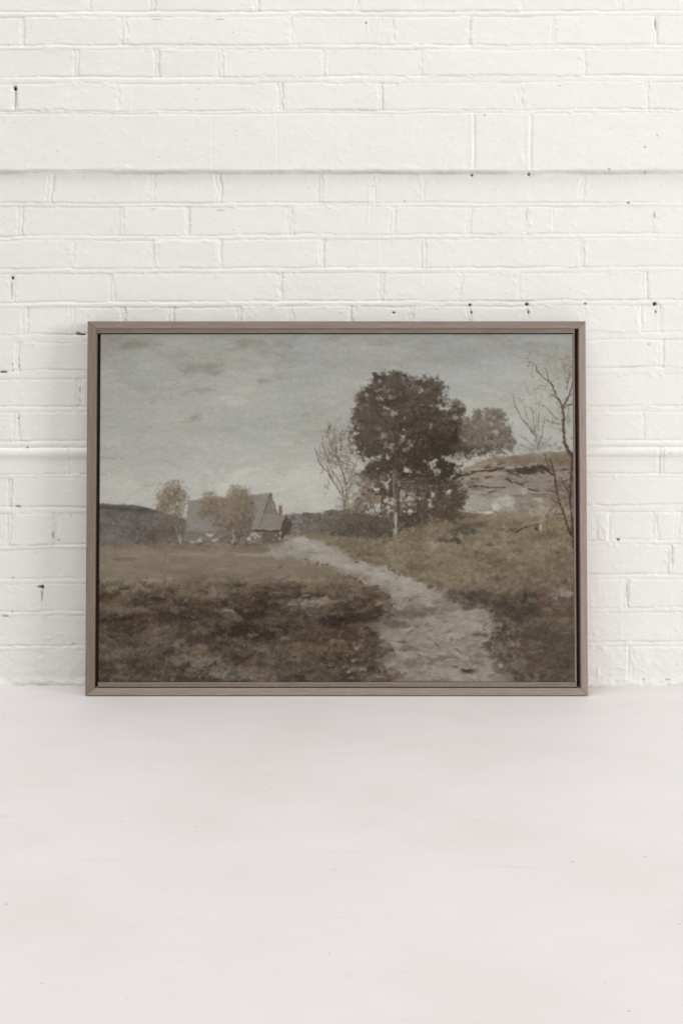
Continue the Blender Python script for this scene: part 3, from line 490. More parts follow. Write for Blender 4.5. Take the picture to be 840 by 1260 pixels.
    rel += fbm(3, 2, 305, 2) * .25
    return img / 255., rel


# ------------------------------------------------------------------ node helpers
def new_mat(name, rough=.6, spec=.3):
    m = bpy.data.materials.new(name); m.use_nodes = True
    nt = m.node_tree; b = nt.nodes['Principled BSDF']
    b.inputs['Roughness'].default_value = rough
    b.inputs['Specular IOR Level'].default_value = spec
    return m, nt, b


def nd(nt, typ, **kw):
    n = nt.nodes.new(typ)
    for k, v in kw.items():
        if k in n.inputs: n.inputs[k].default_value = v
        else: setattr(n, k, v)
    return n


def noise(nt, co, scale, detail=4., rough=.55, dist=0.):
    n = nd(nt, 'ShaderNodeTexNoise', Scale=scale, Detail=detail, Roughness=rough, Distortion=dist)
    nt.links.new(co, n.inputs['Vector'])
    return n.outputs['Fac']


def ramp(nt, fac, stops):
    r = nt.nodes.new('ShaderNodeValToRGB'); e = r.color_ramp.elements
    while len(e) < len(stops): e.new(.5)
    for el, (p, c) in zip(e, stops):
        el.position = p; el.color = (*c, 1) if len(c) == 3 else c
    nt.links.new(fac, r.inputs['Fac'])
    return r.outputs['Color']


def mixc(nt, fac, a, b, mode='MIX'):
    n = nt.nodes.new('ShaderNodeMix'); n.data_type = 'RGBA'; n.blend_type = mode
    for s, v in ((n.inputs[0], fac), (n.inputs[6], a), (n.inputs[7], b)):
        if hasattr(v, 'is_linked'): nt.links.new(v, s)
        elif isinstance(v, tuple): s.default_value = (*v, 1) if len(v) == 3 else v
        else: s.default_value = v
    return n.outputs[2]


def mapped(nt, scale=(1, 1, 1), kind='Object'):
    tc = nt.nodes.new('ShaderNodeTexCoord'); mp = nt.nodes.new('ShaderNodeMapping')
    mp.inputs['Scale'].default_value = scale
    nt.links.new(tc.outputs[kind], mp.inputs['Vector'])
    return mp.outputs['Vector']


def bump(nt, h, strength, dist, bsdf, prev=None):
    n = nd(nt, 'ShaderNodeBump', Strength=strength, Distance=dist)
    nt.links.new(h, n.inputs['Height'])
    if prev: nt.links.new(prev, n.inputs['Normal'])
    nt.links.new(n.outputs['Normal'], bsdf.inputs['Normal'])
    return n.outputs['Normal']


# ------------------------------------------------------------------ materials
def wall_material():
    m, nt, b = new_mat('white painted brick', .62, .25)
    co = mapped(nt)
    base = ramp(nt, noise(nt, co, 5., 5., .6), [(.3, (.80, .787, .758)), (.7, (.842, .831, .804))])
    fine = noise(nt, co, 60., 4., .6)
    st = noise(nt, mapped(nt, (9, 9, 3)), 1., 5., .6)
    base = mixc(nt, .45, base, ramp(nt, st, [(.3, (.79, .765, .725)), (.65, (.84, .832, .812))]))
    base = mixc(nt, .35, base, ramp(nt, fine, [(.25, (.775, .76, .73)), (.75, (.855, .85, .838))]))
    at = nt.nodes.new('ShaderNodeAttribute'); at.attribute_name = 'chip'
    chipc = ramp(nt, noise(nt, co, 140., 3.), [(.35, (.006, .004, .003)), (.7, (.05, .025, .014))])
    base = mixc(nt, at.outputs['Fac'], base, chipc)
    gr = nt.nodes.new('ShaderNodeAttribute'); gr.attribute_name = 'grime_shade'
    base = mixc(nt, gr.outputs['Fac'], base, (.40, .335, .26))  # tints dirt in the joints and the painted shade under the band
    nt.links.new(base, b.inputs['Base Color'])
    p = bump(nt, noise(nt, co, 95., 5., .65), .32, .0016, b)
    bump(nt, noise(nt, co, 420., 3., .6), .25, .0006, b, p)
    return m


def floor_material():
    m, nt, b = new_mat('white painted concrete', .5, .3)
    co = mapped(nt)
    st = mapped(nt, (.8, 2.6, 1))
    base = ramp(nt, noise(nt, co, 1.7, 4., .55), [(.3, (.705, .680, .678)), (.7, (.740, .714, .714))])
    base = mixc(nt, .4, base, ramp(nt, noise(nt, st, 7., 6., .65), [(.3, (.675, .642, .622)), (.72, (.750, .727, .724))]))
    pk = noise(nt, mapped(nt, (1, 1.4, 1)), 3.1, 3., .5)
    base = mixc(nt, .5, base, ramp(nt, pk, [(.36, (.662, .630, .612)), (.5, (.705, .680, .676)), (.66, (.735, .698, .702))]))
    sf = noise(nt, mapped(nt, (3.5, 22, 1)), 1.6, 7., .72, .8)
    base = mixc(nt, ramp(nt, sf, [(.60, (0, 0, 0)), (.74, (.5, .5, .5))]), base, (.60, .55, .51))
    cr = noise(nt, co, 38., 6., .75)
    base = mixc(nt, ramp(nt, cr, [(.62, (0, 0, 0)), (.70, (.4, .4, .4))]), base, (.80, .785, .78))
    # small flecks of dirt
    v = nd(nt, 'ShaderNodeTexVoronoi', Scale=9.); v.feature = 'F1'; v.voronoi_dimensions = '2D'
    sc = mapped(nt, (1, 1.6, 1)); nt.links.new(sc, v.inputs['Vector'])
    sep = nt.nodes.new('ShaderNodeSeparateColor'); nt.links.new(v.outputs['Color'], sep.inputs[0])
    size = nd(nt, 'ShaderNodeMapRange'); size.inputs['From Min'].default_value = .6; size.inputs['From Max'].default_value = 1.
    size.inputs['To Min'].default_value = 0.; size.inputs['To Max'].default_value = .021
    nt.links.new(sep.outputs[0], size.inputs['Value'])
    lt = nd(nt, 'ShaderNodeMath', operation='LESS_THAN'); nt.links.new(v.outputs['Distance'], lt.inputs[0]); nt.links.new(size.outputs[0], lt.inputs[1])
    mul = nd(nt, 'ShaderNodeMath', operation='MULTIPLY'); nt.links.new(lt.outputs[0], mul.inputs[0]); mul.inputs[1].default_value = .6
    base = mixc(nt, mul.outputs[0], base, (.25, .21, .18))
    nt.links.new(base, b.inputs['Base Color'])
    rr = nd(nt, 'ShaderNodeMapRange'); rr.inputs['To Min'].default_value = .42; rr.inputs['To Max'].default_value = .66
    nt.links.new(noise(nt, st, 4., 5.), rr.inputs['Value']); nt.links.new(rr.outputs[0], b.inputs['Roughness'])
    p = bump(nt, noise(nt, st, 26., 6., .6), .22, .003, b)
    bump(nt, noise(nt, co, 190., 3., .6), .12, .0008, b, p)
    return m


def wood_material(name, grain, tone):
    """grain: scale vector that stretches the figure along the rail"""
    m, nt, b = new_mat(name, .55, .3)
    co = mapped(nt, grain)
    n1 = noise(nt, co, 1., 6., .62, .6)
    c = ramp(nt, n1, [(.28, (.150, .116, .095)), (.5, (.215, .172, .145)), (.74, (.300, .250, .212))])
    n2 = noise(nt, mapped(nt, tuple(g * 3.2 for g in grain)), 1., 4., .7)
    c = mixc(nt, .5, c, ramp(nt, n2, [(.32, (.115, .087, .07)), (.68, (.33, .28, .24))]))
    dents = noise(nt, mapped(nt, (60, 60, 60)), 1., 3., .6)
    c = mixc(nt, ramp(nt, dents, [(.66, (0, 0, 0)), (.72, (.35, .35, .35))]), c, (.36, .31, .27))
    c = mixc(nt, 1., c, tone, 'MULTIPLY')
    nt.links.new(c, b.inputs['Base Color'])
    bump(nt, n2, .22, .0006, b)
    return m


# ------------------------------------------------------------------ noise on arbitrary coordinates
def vn(x, y, fx, fy, seed):
    r = np.random.default_rng(seed)
    u = x / fx; v = y / fy
    u = u - math.floor(u.min()); v = v - math.floor(v.min())
    g = r.random((int(v.max()) + 3, int(u.max()) + 3))
    i = u.astype(int); j = v.astype(int); a = u - i; b = v - j
    a = a * a * (3 - 2 * a); b = b * b * (3 - 2 * b)
    return (g[j, i] * (1 - a) + g[j, i + 1] * a) * (1 - b) + (g[j + 1, i] * (1 - a) + g[j + 1, i + 1] * a) * b


def fb(x, y, fx, fy, seed, o=4, gain=.55):
    t = 0; k = 1.; s = 0
    for q in range(o):
        t = t + k * vn(x, y, fx / 2 ** q, fy / 2 ** q, seed + 31 * q); s += k; k *= gain
    return t / s * 2 - 1


# ------------------------------------------------------------------ the brick wall, as relief
def build_wall():
    xs = np.concatenate([np.arange(-760, -8, 4.), np.arange(-8, 848, 1.2), np.arange(848, 1604, 4.)])
    ys = np.concatenate([np.arange(-560, -10, 4.), np.arange(-10, 846.5, 1.)])
    gx, gy = np.meshgrid(xs, ys)
    h = np.zeros_like(gx); chip = np.zeros_like(gx); grime_shade = np.zeros_like(gx)
    tt = (gx - 60) / 720.
    # courses: joint centre at the left, at the right, half height
    J = [(19.5, 18.5, 3.6), (60, 59, 3.2), (100.5, 98.5, 4.6), (139.5, 138, 2.2), (252, 252, 2.6), (293, 290.5, 3.2), (333.5, 332, 3.6), (375, 372.5, 3.6), (416.5, 413.5, 5.),
         (461.5, 457, 5.2), (504.5, 503.5, 4.), (546, 545.5, 4.), (586.5, 585.5, 2.8), (628, 626, 4.4), (673.5, 667.5, 3.), (715.5, 710.5, 3.6), (755, 751, 3.2), (797.5, 793, 3.4)]
    top = [(19.5 - 40.2 * k, 18.5 - 40.2 * k, 3.4) for k in range(13, 0, -1)]
    J = top + J
    ROWS = {18.5: [30, 154, 357, 483, 576.5, 679, 804], -21.7: [93, 195, 270, 396, 521, 717], 59: [95, 194, 271, 396, 520, 716], 98.5: [20, 145, 345, 468, 637.5, 793],
            210: [62, 188, 269, 394, 457, 519, 715], 252: [25, 149, 231, 357, 483, 576.5, 647, 678.5, 804], 290.5: [89, 189, 270, 396, 520, 715], 332: [15, 138, 345, 469, 566.5, 636.5, 793],
            372.5: [32, 88, 152, 212, 294, 357, 430, 505, 576, 646, 716, 787, 812], 413.5: [22, 230, 420, 610, 812], 457: [98, 300, 480, 640], 503.5: [20, 210, 390, 560, 790], 545.5: [83, 260, 450, 640, 812],
            585.5: [12, 200, 380, 570], 626: [11, 66, 240, 420, 600, 736, 748, 805.5, 833], 667.5: [150, 330, 500, 660, 823], 710.5: [51, 250, 440, 620, 769], 751: [180, 360, 540], 793: [46, 230, 420, 600, 773.5]}
    rnd = random.Random(5); STEP = 11.
    # soft unevenness of an old wall
    h += fb(gx, gy, 260, 130, 1, 3) * 1.6
    h += fb(gx, gy, 46, 20, 2, 3) * .5
    rough = 1 + 1.4 * np.clip((gy - 690) / 90, 0, 1) + .5 * np.clip(fb(gx, gy, 180, 90, 3, 2), 0, 1)
    h += fb(gx, gy, 9, 7, 4, 3) * .17 * rough
    h += np.clip(fb(gx, gy, 7, 6, 5, 2) - .42, 0, 1) * 1.1 * rough
    wob = fb(xs[None, :], xs[None, :] * 0 + 3, 70, 10, 6, 4) * 1.5
    edge = fb(gx, gy, 12, 9, 7, 3)

    x1 = xs[None, :]
    def row(f, seed, o=3): return fb(x1, x1 * 0 + .5, f, 9, seed, o)

    def hgroove(a, b, hw, seed):
        c = (a + b) / 2
        sl = slice(np.searchsorted(ys, c - 20), np.searchsorted(ys, c + 20))
        X, Y, e = gx[sl], gy[sl], edge[sl]
        yc = a + (b - a) * (x1 - 60) / 720. + wob * .6 + row(38, seed) * 1.1
        hh = hw * (1 + .22 * row(55, seed + 9))
        up = Y - (yc - hh) + e * .9; dn = Y - (yc + hh) + e * .9
        s1 = .5 + 1.1 * row(70, seed + 3); s2 = .4 + 1.1 * row(52, seed + 4)
        # a bead of mortar between two soft creases, thick with paint
        g = -1.5 * np.clip(s1 + .25, .15, 1.3) * np.exp(-(up / 1.15) ** 2)
        g = g - 1.15 * np.clip(s2 + .2, .05, 1.2) * np.exp(-(dn / 1.1) ** 2)
        ins = np.clip((hh + 1 - np.abs(Y - yc)) / 2, 0, 1)
        g += ins * (-.55 + .85 * np.clip(1 - ((Y - yc) / np.maximum(hh, 1)) ** 2, 0, 1) + .35 * e)
        near = np.exp(-((np.abs(Y - yc) - hh) / 2.2) ** 2)
        g += near * np.clip(fb(X, Y, 7, 4, seed + 5, 3) - .1, 0, 1) * 2.4
        h[sl] += g
        grime_shade[sl] = np.maximum(grime_shade[sl], .34 * np.exp(-(up / .9) ** 2) * np.clip(fb(X, Y, 26, 5, seed + 6, 3) * 1.7 + .15, 0, 1))

    for k, (a, b, hw) in enumerate(J):
        hgroove(a, b, hw, 100 + 13 * k)

    # upright joints, each between two courses
    tops = [(a, b, hw) for a, b, hw in J if b != 138] + [(210, 210, 7)]
    tops.sort(key=lambda q: q[1])
    for k, (a, b, hw) in enumerate(tops):
        nxt = tops[k + 1] if k + 1 < len(tops) else (843, 843, 1)
        if b == 98.5: nxt = (139.5, 138, 2)
        lst = list(ROWS.get(b, []))
        if not lst:
            x = -760 + rnd.uniform(0, 120)
            while x < 1600:
                lst.append(x); x += rnd.choice([122, 124, 126, 78])
        else:
            x = lst[0]
            while x > -760:
                x -= rnd.choice([124, 126, 76])
                if x < -14: lst.append(x)
            x = max(lst)
            while x < 1600:
                x += rnd.choice([124, 126, 76])
                if x > 850: lst.append(x)
        ya = a + (b - a) * tt + hw * .6; yb = nxt[0] + (nxt[1] - nxt[0]) * tt - nxt[2] * .6
        inrow = np.clip((gy - ya) / 1.5, 0, 1) * np.clip((yb - gy) / 1.5, 0, 1)
        lst.sort()
        # each brick sits a touch differently
        idx = np.searchsorted(np.array(lst), gx)
        off = np.random.default_rng(900 + k).normal(size=len(lst) + 1)
        tilt = np.random.default_rng(950 + k).normal(size=len(lst) + 1)
        h += inrow * (off[idx] * .5 + tilt[idx] * .02 * (gy - (ya + yb) / 2))
        for q, x0 in enumerate(lst):
            sl = slice(np.searchsorted(xs, x0 - 14), np.searchsorted(xs, x0 + 14))
            if sl.stop <= sl.start: continue
            k_ = (slice(*np.searchsorted(ys, (min(a, b) - 6, max(nxt[0], nxt[1]) + 6))), sl)
            X, Y = gx[k_], gy[k_]
            r = random.Random(int(x0 * 31 + b * 7))
            w = r.uniform(1.7, 3.2); dp = r.choice([.35, .7, 1., 1.3, 1.7]) * r.uniform(.8, 1.1) * (.65 if x0 > 470 else 1.); sk = r.uniform(-.05, .05)
            xc = x0 + sk * (Y - (ya[k_] + yb[k_]) / 2) + fb(X, Y, 30, 13, int(x0) + k * 50 + 2000, 3) * 1.3
            d = X - xc
            e = edge[k_]
            e = e * 1.7
            g = -dp * 1.5 * np.exp(-((d - w + e) / 1.15) ** 2) - dp * .85 * np.exp(-((d + w + e) / 1.3) ** 2)
            g += np.clip((w - np.abs(d)) / 1.5, 0, 1) * (-.35 * dp)
            g += np.exp(-((np.abs(d) - w - 1.5) / 2) ** 2) * np.clip(fb(X, Y, 7, 6, int(x0) + k + 3000, 3), -.2, 1) * 2.0
            h[k_] += g * inrow[k_]
            grime_shade[k_] = np.maximum(grime_shade[k_], inrow[k_] * .4 * np.exp(-((d - w) / .8) ** 2) * np.clip(fb(X, Y, 8, 14, int(x0) + k + 4000, 3) * 1.4, 0, 1))

    # the projecting stone band: proud of the bricks, its lower arris ragged
    bs = slice(np.searchsorted(ys, 130), np.searchsorted(ys, 228))
    full = (gx, gy, h, grime_shade, tt); gx, gy, h, grime_shade, tt = gx[bs], gy[bs], h[bs], grime_shade[bs], tt[bs]
    bt = 140.5 - 1.5 * tt; bb = 209.5 + .8 * tt + wob * .5 + row(16, 77) * .9
    h += np.clip((bb + 4. - gy) / 4., 0, 1) ** 1.1 * STEP - .5 * np.exp(-((gy - bt) / 1.2) ** 2)
    grime_shade[:] = np.maximum(grime_shade, np.exp(-((gy - bb - 3.) / 2.) ** 2) * np.clip(.32 + .8 * fb(gx, gy, 60, 12, 93, 4), 0, .55))  # warm shadow below the band's edge, painted into the wall colour
    face = np.clip((gy - bt - 2) / 3, 0, 1) * np.clip((bb - gy) / 3, 0, 1)
    h += face * (fb(gx, gy, 70, 40, 78, 4) * .55 + fb(gx, gy, 6, 14, 79, 2) * .1)
    h += np.exp(-((gy - bb + 2.5) / 2.2) ** 2) * np.clip(fb(gx, gy, 7, 5, 80, 2), -.2, 1) * .9
    for x0, dp, w in [(260, .4, 1), (340, .6, 1), (580.5, 2.3, 2.2), (649.5, 2.3, 2.2), (500, .25, 1)] + [(x, 2, 2.2) for x in (-90, -420, 960, 1280)]:
        d = gx - x0 - fb(gx, gy, 60, 30, 2081 + int(x0), 2) * 1.2
        h += face * (-dp * np.exp(-((d - 1.6) / w * 1.3) ** 2) + .35 * dp * np.exp(-((d + 1) / w) ** 2))
        if dp > 1:
            h += face * np.exp(-((d + 9) / 5.) ** 2) * np.clip(fb(gx, gy, 9, 16, 85, 3), -.3, 1) * 1.2
            grime_shade[:] = np.maximum(grime_shade, face * .3 * np.exp(-((d - 1.6) / 1) ** 2) * np.clip(fb(gx, gy, 9, 16, 86, 3) + .4, 0, 1))
    gx, gy, h, grime_shade, tt = full
    h[:bs.start] += STEP
    # the rounded moulding lower down
    yr = 557 - .9 * tt + wob * .35
    u = (gy - yr) / 5.6
    h += np.sqrt(np.clip(1 - u * u, 0, 1)) * 6.0 - .9 * np.exp(-((np.abs(u) - 1.12) / .16) ** 2)
    h += np.clip(1 - np.abs(gy - (yr - 10)) / 4.5, 0, 1) * 1.1
    # paint curls, drips and scars
    for (x0, y0, y1, w, a) in [(457, 222, 255, 1.3, 1.1), (452, 238, 276, 1., .9), (193, 64, 96, 1., 1.), (276, 66, 94, 1., 1.), (190, 300, 326, 1., 1.), (400, 66, 96, 1, .8), (66, 640, 668, 1.2, 1.), (75, 634, 650, 1, .6), (464, 290, 310, 1, .6), (450, 24, 44, 1.1, .9), (464, 20, 74, .8, .6), (822, 672, 706, 2, 1.4)]:
        k = np.ix_(range(*np.searchsorted(ys, (y0 - 4, y1 + 4))), range(*np.searchsorted(xs, (x0 - 12, x0 + 12))))
        X, Y = gx[k], gy[k]
        d = X - x0 - 3 * np.sin((Y - y0) / 9.) * .6 - ((Y - (y0 + y1) / 2) / (y1 - y0) * 2) ** 2 * 2.5
        m = np.clip((Y - y0) / 3, 0, 1) * np.clip((y1 - Y) / 3, 0, 1)
        h[k] += m * a * (np.exp(-(d / w) ** 2) - .8 * np.exp(-((d - 2.2) / w) ** 2))
    # holes and knocked-off paint
    for (x0, y0, rx, ry, dp, c) in [(20.5, 110, 1.5, 2.2, 6, 1), (21, 123, .9, 12, 2.5, .45), (15.5, 342, 1.5, 2, 6, 1), (14.5, 355, .9, 12, 2.5, .4), (577.5, 375.3, 2.1, 1.5, 6, 1), (647.5, 374.5, 2.1, 1.5, 6, 1), (719, 374, 1.7, 1.1, 3, .6), (804.5, 373.6, 2, 1.6, 6, 1),
                                    (579.5, 384.5, .8, 2, 3, .8), (649.5, 384.5, .8, 2, 3, .7), (806, 384, .8, 2, 3, .7), (484, 384.8, 1.9, 1., 4, .9), (97, 410.5, 3, 1.4, 4, .7), (103, 411.5, 5, .8, 4, .9), (5, 457.8, 5, .9, 4, .85), (22, 618 + 5, 3.5, .9, 2, .6), (53, 722.5, 1.2, 2.2, 5, .95), (50.5, 722, 3, 1.1, 4, .8), (52, 733, .8, 7, 3, .55), (7, 758, 4, 1.2, 2, .5),
                                    (15, 753, 1, .8, 2, .6), (772, 249.5, 1.1, .9, 3, .85), (760, 664, 1.2, 1, 3, .9), (791, 836, 1.1, .9, 2, .8), (820, 836, 3, .8, 2, .35), (804, 32, .7, 7, 2, .6), (804, 264, .7, 5, 2, .5), (577, 32, .5, 8, 1.5, .25), (647, 264, .5, 6, 1.5, .3), (580, 215.5, 1.1, 1.2, 3, .9), (650, 214.5, 1., 1.6, 3, .8), (792, 212, 1, .7, 2, .7), (747, 208.8, 1.3, .6, 2, .6),
                                    (497, 248, 1, .8, 2, .3), (459, 229, .9, .9, 2, .5), (595, 143.3, 1, .7, 2, .8), (791, 182, .8, .8, 2, .5), (806, 168, .7, .7, 2, .4), (450, 30, .9, 1.3, 2, .55), (194, 25.8, 7, .5, 1, .4), (271, 25.8, 5, .5, 1, .4), (189, 257.5, 5, .5, 1, .4), (272, 259, 5, .5, 1, .4), (700, 419, 1.2, 1.4, 1.5, .3), (797, 424, 1.2, 1.8, 1.5, .3), (34, 550.5, 1, .8, 2, .6), (16, 449, .8, .8, 2, .8), (24, 450, .8, 1.4, 2, .8), (16, 456, .7, .7, 2, .8), (23, 515, .8, 1.2, 2, .6),
                                    (16, 711, 1.4, .6, 2, .6), (91, 792, .9, .7, 2, .9), (73, 665, .9, .8, 2, .7), (66, 659, .9, 5, 2, .45), (88, 634.7, 1.4, .5, 1, .4), (99, 480, .8, 3, 1.5, .45), (99, 493, .8, 2, 1.5, .35), (770, 752 - 24, .8, 12, 1.6, .25), (826, 680, 1, 10, 1.8, .2), (823, 557.5, 4, .5, .6, .3), (686, 107, 2, .5, 1, .35), (287, 42, .7, .7, 1, .35), (287, 283, .7, .7, 1, .35)]:
        k = np.ix_(range(*np.searchsorted(ys, (y0 - 2 * ry - 3, y0 + 2 * ry + 3))), range(*np.searchsorted(xs, (x0 - 2 * rx - 3, x0 + 2 * rx + 3))))
        d = np.sqrt(((gx[k] - x0) / (rx + .25)) ** 2 + ((gy[k] - y0) / (ry + .25)) ** 2) + edge[k] * .5
        m = np.clip((1.25 - d) * 1.6, 0, 1)
        h[k] -= m * dp; chip[k] = np.maximum(chip[k], m * c)
    # random pinholes
    r = np.random.default_rng(44)
    for q in range(90):
        x0, y0 = r.uniform(0, 840), r.uniform(0, 840)
        j, i = np.searchsorted(ys, y0), np.searchsorted(xs, x0)
        h[j, i] -= 1.2; chip[j, i] = max(chip[j, i], r.uniform(.1, .5))
    grime_shade = np.maximum(grime_shade, np.clip((gy - 836) / 5, 0, 1) * np.clip(fb(gx, gy, 30, 8, 92, 4) * 1.5 + .15, 0, 1) * .45)
    # foot of the wall: crusted paint turning onto the floor
    h += np.clip((gy - 832 + 4 * fb(gx, gy, 24, 9, 88, 3)) / 10, 0, 1) * (3.2 + 3 * fb(gx, gy, 10, 6, 89, 3))
    h += np.clip((gy - 760) / 60, 0, 1) * (fb(gx, gy, 13, 8, 90, 3) * .55 + np.clip(fb(gx, gy, 8, 6, 91, 2) - .2, 0, 1) * 1.2)

    def piece(name, j0, j1, mat, parent):
        n, m = j1 - j0, gx.shape[1]
        X, Z = (gx[j0:j1] - CX) * M, EYE - (gy[j0:j1] - HOR) * M
        co = np.stack([X, -h[j0:j1] * .001, Z], -1).reshape(-1, 3).astype(np.float32)
        a = (np.arange(n - 1)[:, None] * m + np.arange(m - 1)[None, :]).ravel()
        f = np.stack([a, a + m, a + m + 1, a + 1], -1).astype(np.int32)
        me = bpy.data.meshes.new(name)
        me.vertices.add(len(co)); me.vertices.foreach_set('co', co.ravel())
        me.loops.add(f.size); me.loops.foreach_set('vertex_index', f.ravel())
        me.polygons.add(len(f)); me.polygons.foreach_set('loop_start', np.arange(0, f.size, 4, dtype=np.int32))
        me.polygons.foreach_set('use_smooth', np.ones(len(f), bool))
        for nm, arr in (('chip', chip), ('grime_shade', grime_shade)):
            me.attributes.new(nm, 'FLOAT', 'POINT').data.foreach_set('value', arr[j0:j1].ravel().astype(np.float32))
        me.update(calc_edges=True)
        return link(name, me, mat, parent)

    wm = wall_material()
    root = bpy.data.objects.new('brick_wall', None); COL.objects.link(root)
    root['label'] = 'whitewashed old brick wall with a projecting stone band behind the framed painting'; root['category'] = 'wall'
    cut = [np.searchsorted(ys, v) for v in (139.5, 219.5, 550.5, 563.5)]
    piece('brickwork', 0, cut[0] + 1, wm, root)
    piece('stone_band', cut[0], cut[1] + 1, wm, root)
    piece('brickwork', cut[1], cut[2] + 1, wm, root)
    piece('round_moulding', cut[2], cut[3] + 1, wm, root)
    piece('brickwork', cut[3], len(ys), wm, root)


build_wall()

# ------------------------------------------------------------------ floor
def build_floor():
    bm = bmesh.new()
    bmesh.ops.create_grid(bm, x_segments=40, y_segments=40, size=1)
    for v in bm.verts:
        v.co = Vector((v.co.x * 3.2, -2.45 + v.co.y * 2.5, 0))
    me = bpy.data.meshes.new('floor'); bm.to_mesh(me); bm.free()
    o = link('floor', me, floor_material()); o['kind'] = 'structure'


build_floor()

# ------------------------------------------------------------------ the framed painting, leaning on the wall
Db = 2.4235                                   # lens to the front of the frame's foot
Wd = 618 / F * Db                             # width of the frame
TH = math.atan(.0239 / .7822)
T = .0512                                     # depth of the rails
P = Db / F * 1.005                             # metres per pixel on the frame's face (middle)
HT = .7826 - T * math.sin(TH)
root = bpy.data.objects.new('framed_painting', None); COL.objects.link(root)
root.location = ((414 - CX) / F * Db, -(D - Db), T * math.sin(TH) + .0004)
root.rotation_euler = (-TH, 0, 0)
root['label'] = 'framed landscape oil painting in a greige wooden floater frame leaning on the white wall'
root['category'] = 'painting'

L, Rt = -Wd / 2, Wd / 2
fw = {'l': .0190, 'r': .0146, 't': .0155, 'b': .0142}
wl, wr, wt, wb = fw['l'], fw['r'], fw['t'], fw['b']


def prism(name, quad, y0, y1, mat, bev=.0012, cuts=0, axis=0):
    """a rail: quad (x,z) in the picture plane run from depth y0 to y1, edges eased"""
    bm = bmesh.new()
    A = [bm.verts.new((x, y0, z)) for x, z in quad]; B = [bm.verts.new((x, y1, z)) for x, z in quad]
    bm.faces.new(A); bm.faces.new(B[::-1])
    for i in range(4):
        bm.faces.new((A[i], B[i], B[(i + 1) % 4], A[(i + 1) % 4]))
    bmesh.ops.recalc_face_normals(bm, faces=bm.faces)
    if bev:
        bmesh.ops.bevel(bm, geom=list(bm.edges), offset=bev, segments=3, profile=.5, affect='EDGES')
    me = bpy.data.meshes.new(name); bm.to_mesh(me); bm.free()
    for p in me.polygons: p.use_smooth = False
    return link(name, me, mat, root)


g = .00012                                    # hairline of the mitre
rails = {
    'l': [(L, 0), (L, HT), (L + wl - g, HT - wt - g), (L + wl - g, wb + g)],
    'r': [(Rt, HT), (Rt, 0), (Rt - wr + g, wb + g), (Rt - wr + g, HT - wt - g)],
    't': [(L + g, HT), (Rt - g, HT), (Rt - wr, HT - wt), (L + wl, HT - wt)],
    'b': [(Rt - g, 0), (L + g, 0), (L + wl, wb), (Rt - wr, wb)],
}
VERT, HORI = (330, 330, 7), (7, 330, 330)
rail_light = {'l': (.95, .92, .91), 'r': (1.42, 1.40, 1.40), 't': (1.16, 1.14, 1.14), 'b': (1.45, 1.44, 1.40)}  # light falling off across the frame, put into each rail's wood colour
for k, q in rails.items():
    prism('frame_rail', q, 0, T, wood_material('greige wood ' + k, VERT if k in 'lr' else HORI, rail_light[k]), .0011)


def lx(px): return (px - 414) * P              # local coordinates of photo pixels on the frame
def lz(py): return (856.3 - py) * (HT / (856.3 - 395.6))


slip = wood_material('inner slip wood', HORI, (1.05, 1.02, 1.01))
slipv = wood_material('inner slip wood upright', VERT, (1.1, 1.06, 1.04))
cl, cr, ct, cb = lx(122), lx(705.6), lz(411.6), lz(840.7)
prism('inner_slip', [(L + wl + .0005, lz(404.6)), (cr + .0045, lz(404.6)), (cr + .0045, lz(410.4)), (L + wl + .0005, lz(410.4))], .0032, .0202, slip, .0005)
prism('inner_slip', [(cl - .001, lz(840.9)), (cr + .0045, lz(840.9)), (cr + .0045, lz(846.7)), (cl - .001, lz(846.7))], .0045, .0202, slip, .0006)
prism('inner_slip', [(cr + .0003, lz(410.5)), (cr + .0044, lz(410.5)), (cr + .0044, lz(840.8)), (cr + .0003, lz(840.8))], .0052, .0202, slipv, .0006)
dark, dnt, db = new_mat('dark stained backing', .8, .1)
db.inputs['Base Color'].default_value = (.018, .013, .010, 1)
dn = noise(dnt, mapped(dnt, (9, 9, 200)), 1., 4.)
dnt.links.new(ramp(dnt, dn, [(.3, (.05, .036, .028)), (.7, (.095, .07, .056))]), db.inputs['Base Color'])
prism('backing_board', [(L + wl * .5, wb * .5), (L + wl * .5, HT - wt * .5), (Rt - wr * .5, HT - wt * .5), (Rt - wr * .5, wb * .5)], .0205, .030, dark, 0)


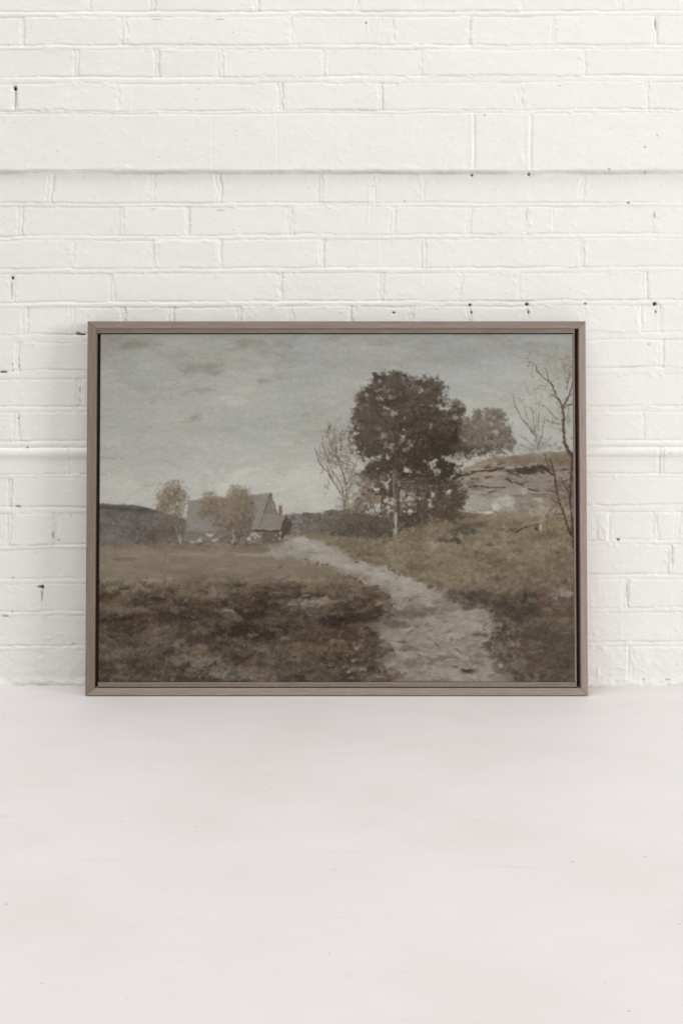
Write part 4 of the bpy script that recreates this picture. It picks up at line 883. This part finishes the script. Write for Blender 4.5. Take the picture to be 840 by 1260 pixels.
def build_canvas():
    img, rel = make_painting(1.25)
    H, W = img.shape[:2]
    lin = np.where(img <= .04045, img / 12.92, ((img + .055) / 1.055) ** 2.4) * PAINT_GAIN
    front = .0060
    u = np.linspace(cl, cr, W); v = np.linspace(ct, cb, H)
    X, Z = np.meshgrid(u, v)
    Y = front - np.clip(rel, -1, 1.6) * .0004
    co = np.stack([X, Y, Z], -1).reshape(-1, 3)
    a = (np.arange(H - 1)[:, None] * W + np.arange(W - 1)[None, :]).ravel()
    faces = [np.stack([a, a + W, a + W + 1, a + 1], -1)]
    col = lin.reshape(-1, 3)
    # the turned edges of the cloth, bare and dark with size
    ring = np.concatenate([np.arange(W), np.arange(1, H) * W + W - 1, (H - 1) * W + np.arange(W - 2, -1, -1), np.arange(H - 2, 0, -1) * W])
    back = co[ring].copy(); back[:, 1] = .0200
    bi = len(co) + np.arange(len(ring))
    nx = np.roll(np.arange(len(ring)), -1)
    faces.append(np.stack([ring, ring[nx], bi[nx], bi], -1))
    co = np.concatenate([co, back]); col = np.concatenate([col, np.tile([[.10, .085, .07]], (len(ring), 1))])
    f = np.concatenate(faces).astype(np.int32)
    me = bpy.data.meshes.new('canvas')
    me.vertices.add(len(co)); me.vertices.foreach_set('co', co.astype(np.float32).ravel())
    me.loops.add(f.size); me.loops.foreach_set('vertex_index', f.ravel())
    me.polygons.add(len(f)); me.polygons.foreach_set('loop_start', np.arange(0, f.size, 4, dtype=np.int32))
    sm = np.ones(len(f), bool); sm[-len(ring):] = False
    me.polygons.foreach_set('use_smooth', sm)
    at = me.color_attributes.new('paint', 'FLOAT_COLOR', 'POINT')
    at.data.foreach_set('color', np.concatenate([col, np.ones((len(col), 1))], 1).astype(np.float32).ravel())
    me.update(calc_edges=True)
    m, nt, b = new_mat('oil paint on canvas', .6, .22)
    an = nt.nodes.new('ShaderNodeAttribute'); an.attribute_name = 'paint'
    nt.links.new(an.outputs['Color'], b.inputs['Base Color'])
    co_ = mapped(nt, (1, 1, 1))
    wv = nd(nt, 'ShaderNodeTexWave', Scale=190., Distortion=1.5, Detail=1.); wv.bands_direction = 'Z'; nt.links.new(co_, wv.inputs['Vector'])
    p = bump(nt, wv.outputs['Fac'], .2, .0004, b)
    bump(nt, noise(nt, mapped(nt, (1, 1, 2.2)), 260., 4., .6), .42, .0009, b, p)
    return link('canvas', me, m, root)


PAINT_GAIN = 1.0
build_canvas()

# ------------------------------------------------------------------ light
w = bpy.data.worlds.new('World'); scene.world = w; w.use_nodes = True
bg = w.node_tree.nodes['Background']; bg.inputs['Color'].default_value = (1, .982, .958, 1); bg.inputs['Strength'].default_value = .56


def area(name, loc, target, size, power, col=(1, 1, 1), sy=None):
    l = bpy.data.lights.new(name, 'AREA'); l.energy = power; l.color = col
    l.shape = 'RECTANGLE'; l.size = size; l.size_y = sy or size
    o = bpy.data.objects.new(name, l); COL.objects.link(o)
    o.location = loc
    o.rotation_euler = (Vector(target) - Vector(loc)).to_track_quat('-Z', 'Y').to_euler()
    return o


area('window_light', (5.2, -2.9, 1.7), (0, 0, .7), 1.8, 176, (1, 1, 1))
area('overhead_fill', (-.8, -1.15, 4.8), (-.1, -.7, 0), 2.4, 106, (1, 1, 1))  # added soft fill from above, brightens the floor by the frame

# ------------------------------------------------------------------ camera
cam = bpy.data.cameras.new('camera'); co = bpy.data.objects.new('camera', cam); COL.objects.link(co)
co.location = (0, -D, EYE); co.rotation_euler = (math.radians(90), 0, 0)
cam.sensor_fit = 'AUTO'; cam.sensor_width = 36; cam.lens = 36 * F / 1260
cam.shift_y = -(630 - HOR) / 1260
cam.clip_start = .05; cam.clip_end = 100
scene.camera = co

vs = scene.view_settings
vs.view_transform = 'Standard'; vs.look = 'None'; vs.gamma = 1; vs.use_curve_mapping = False; vs.exposure = 0
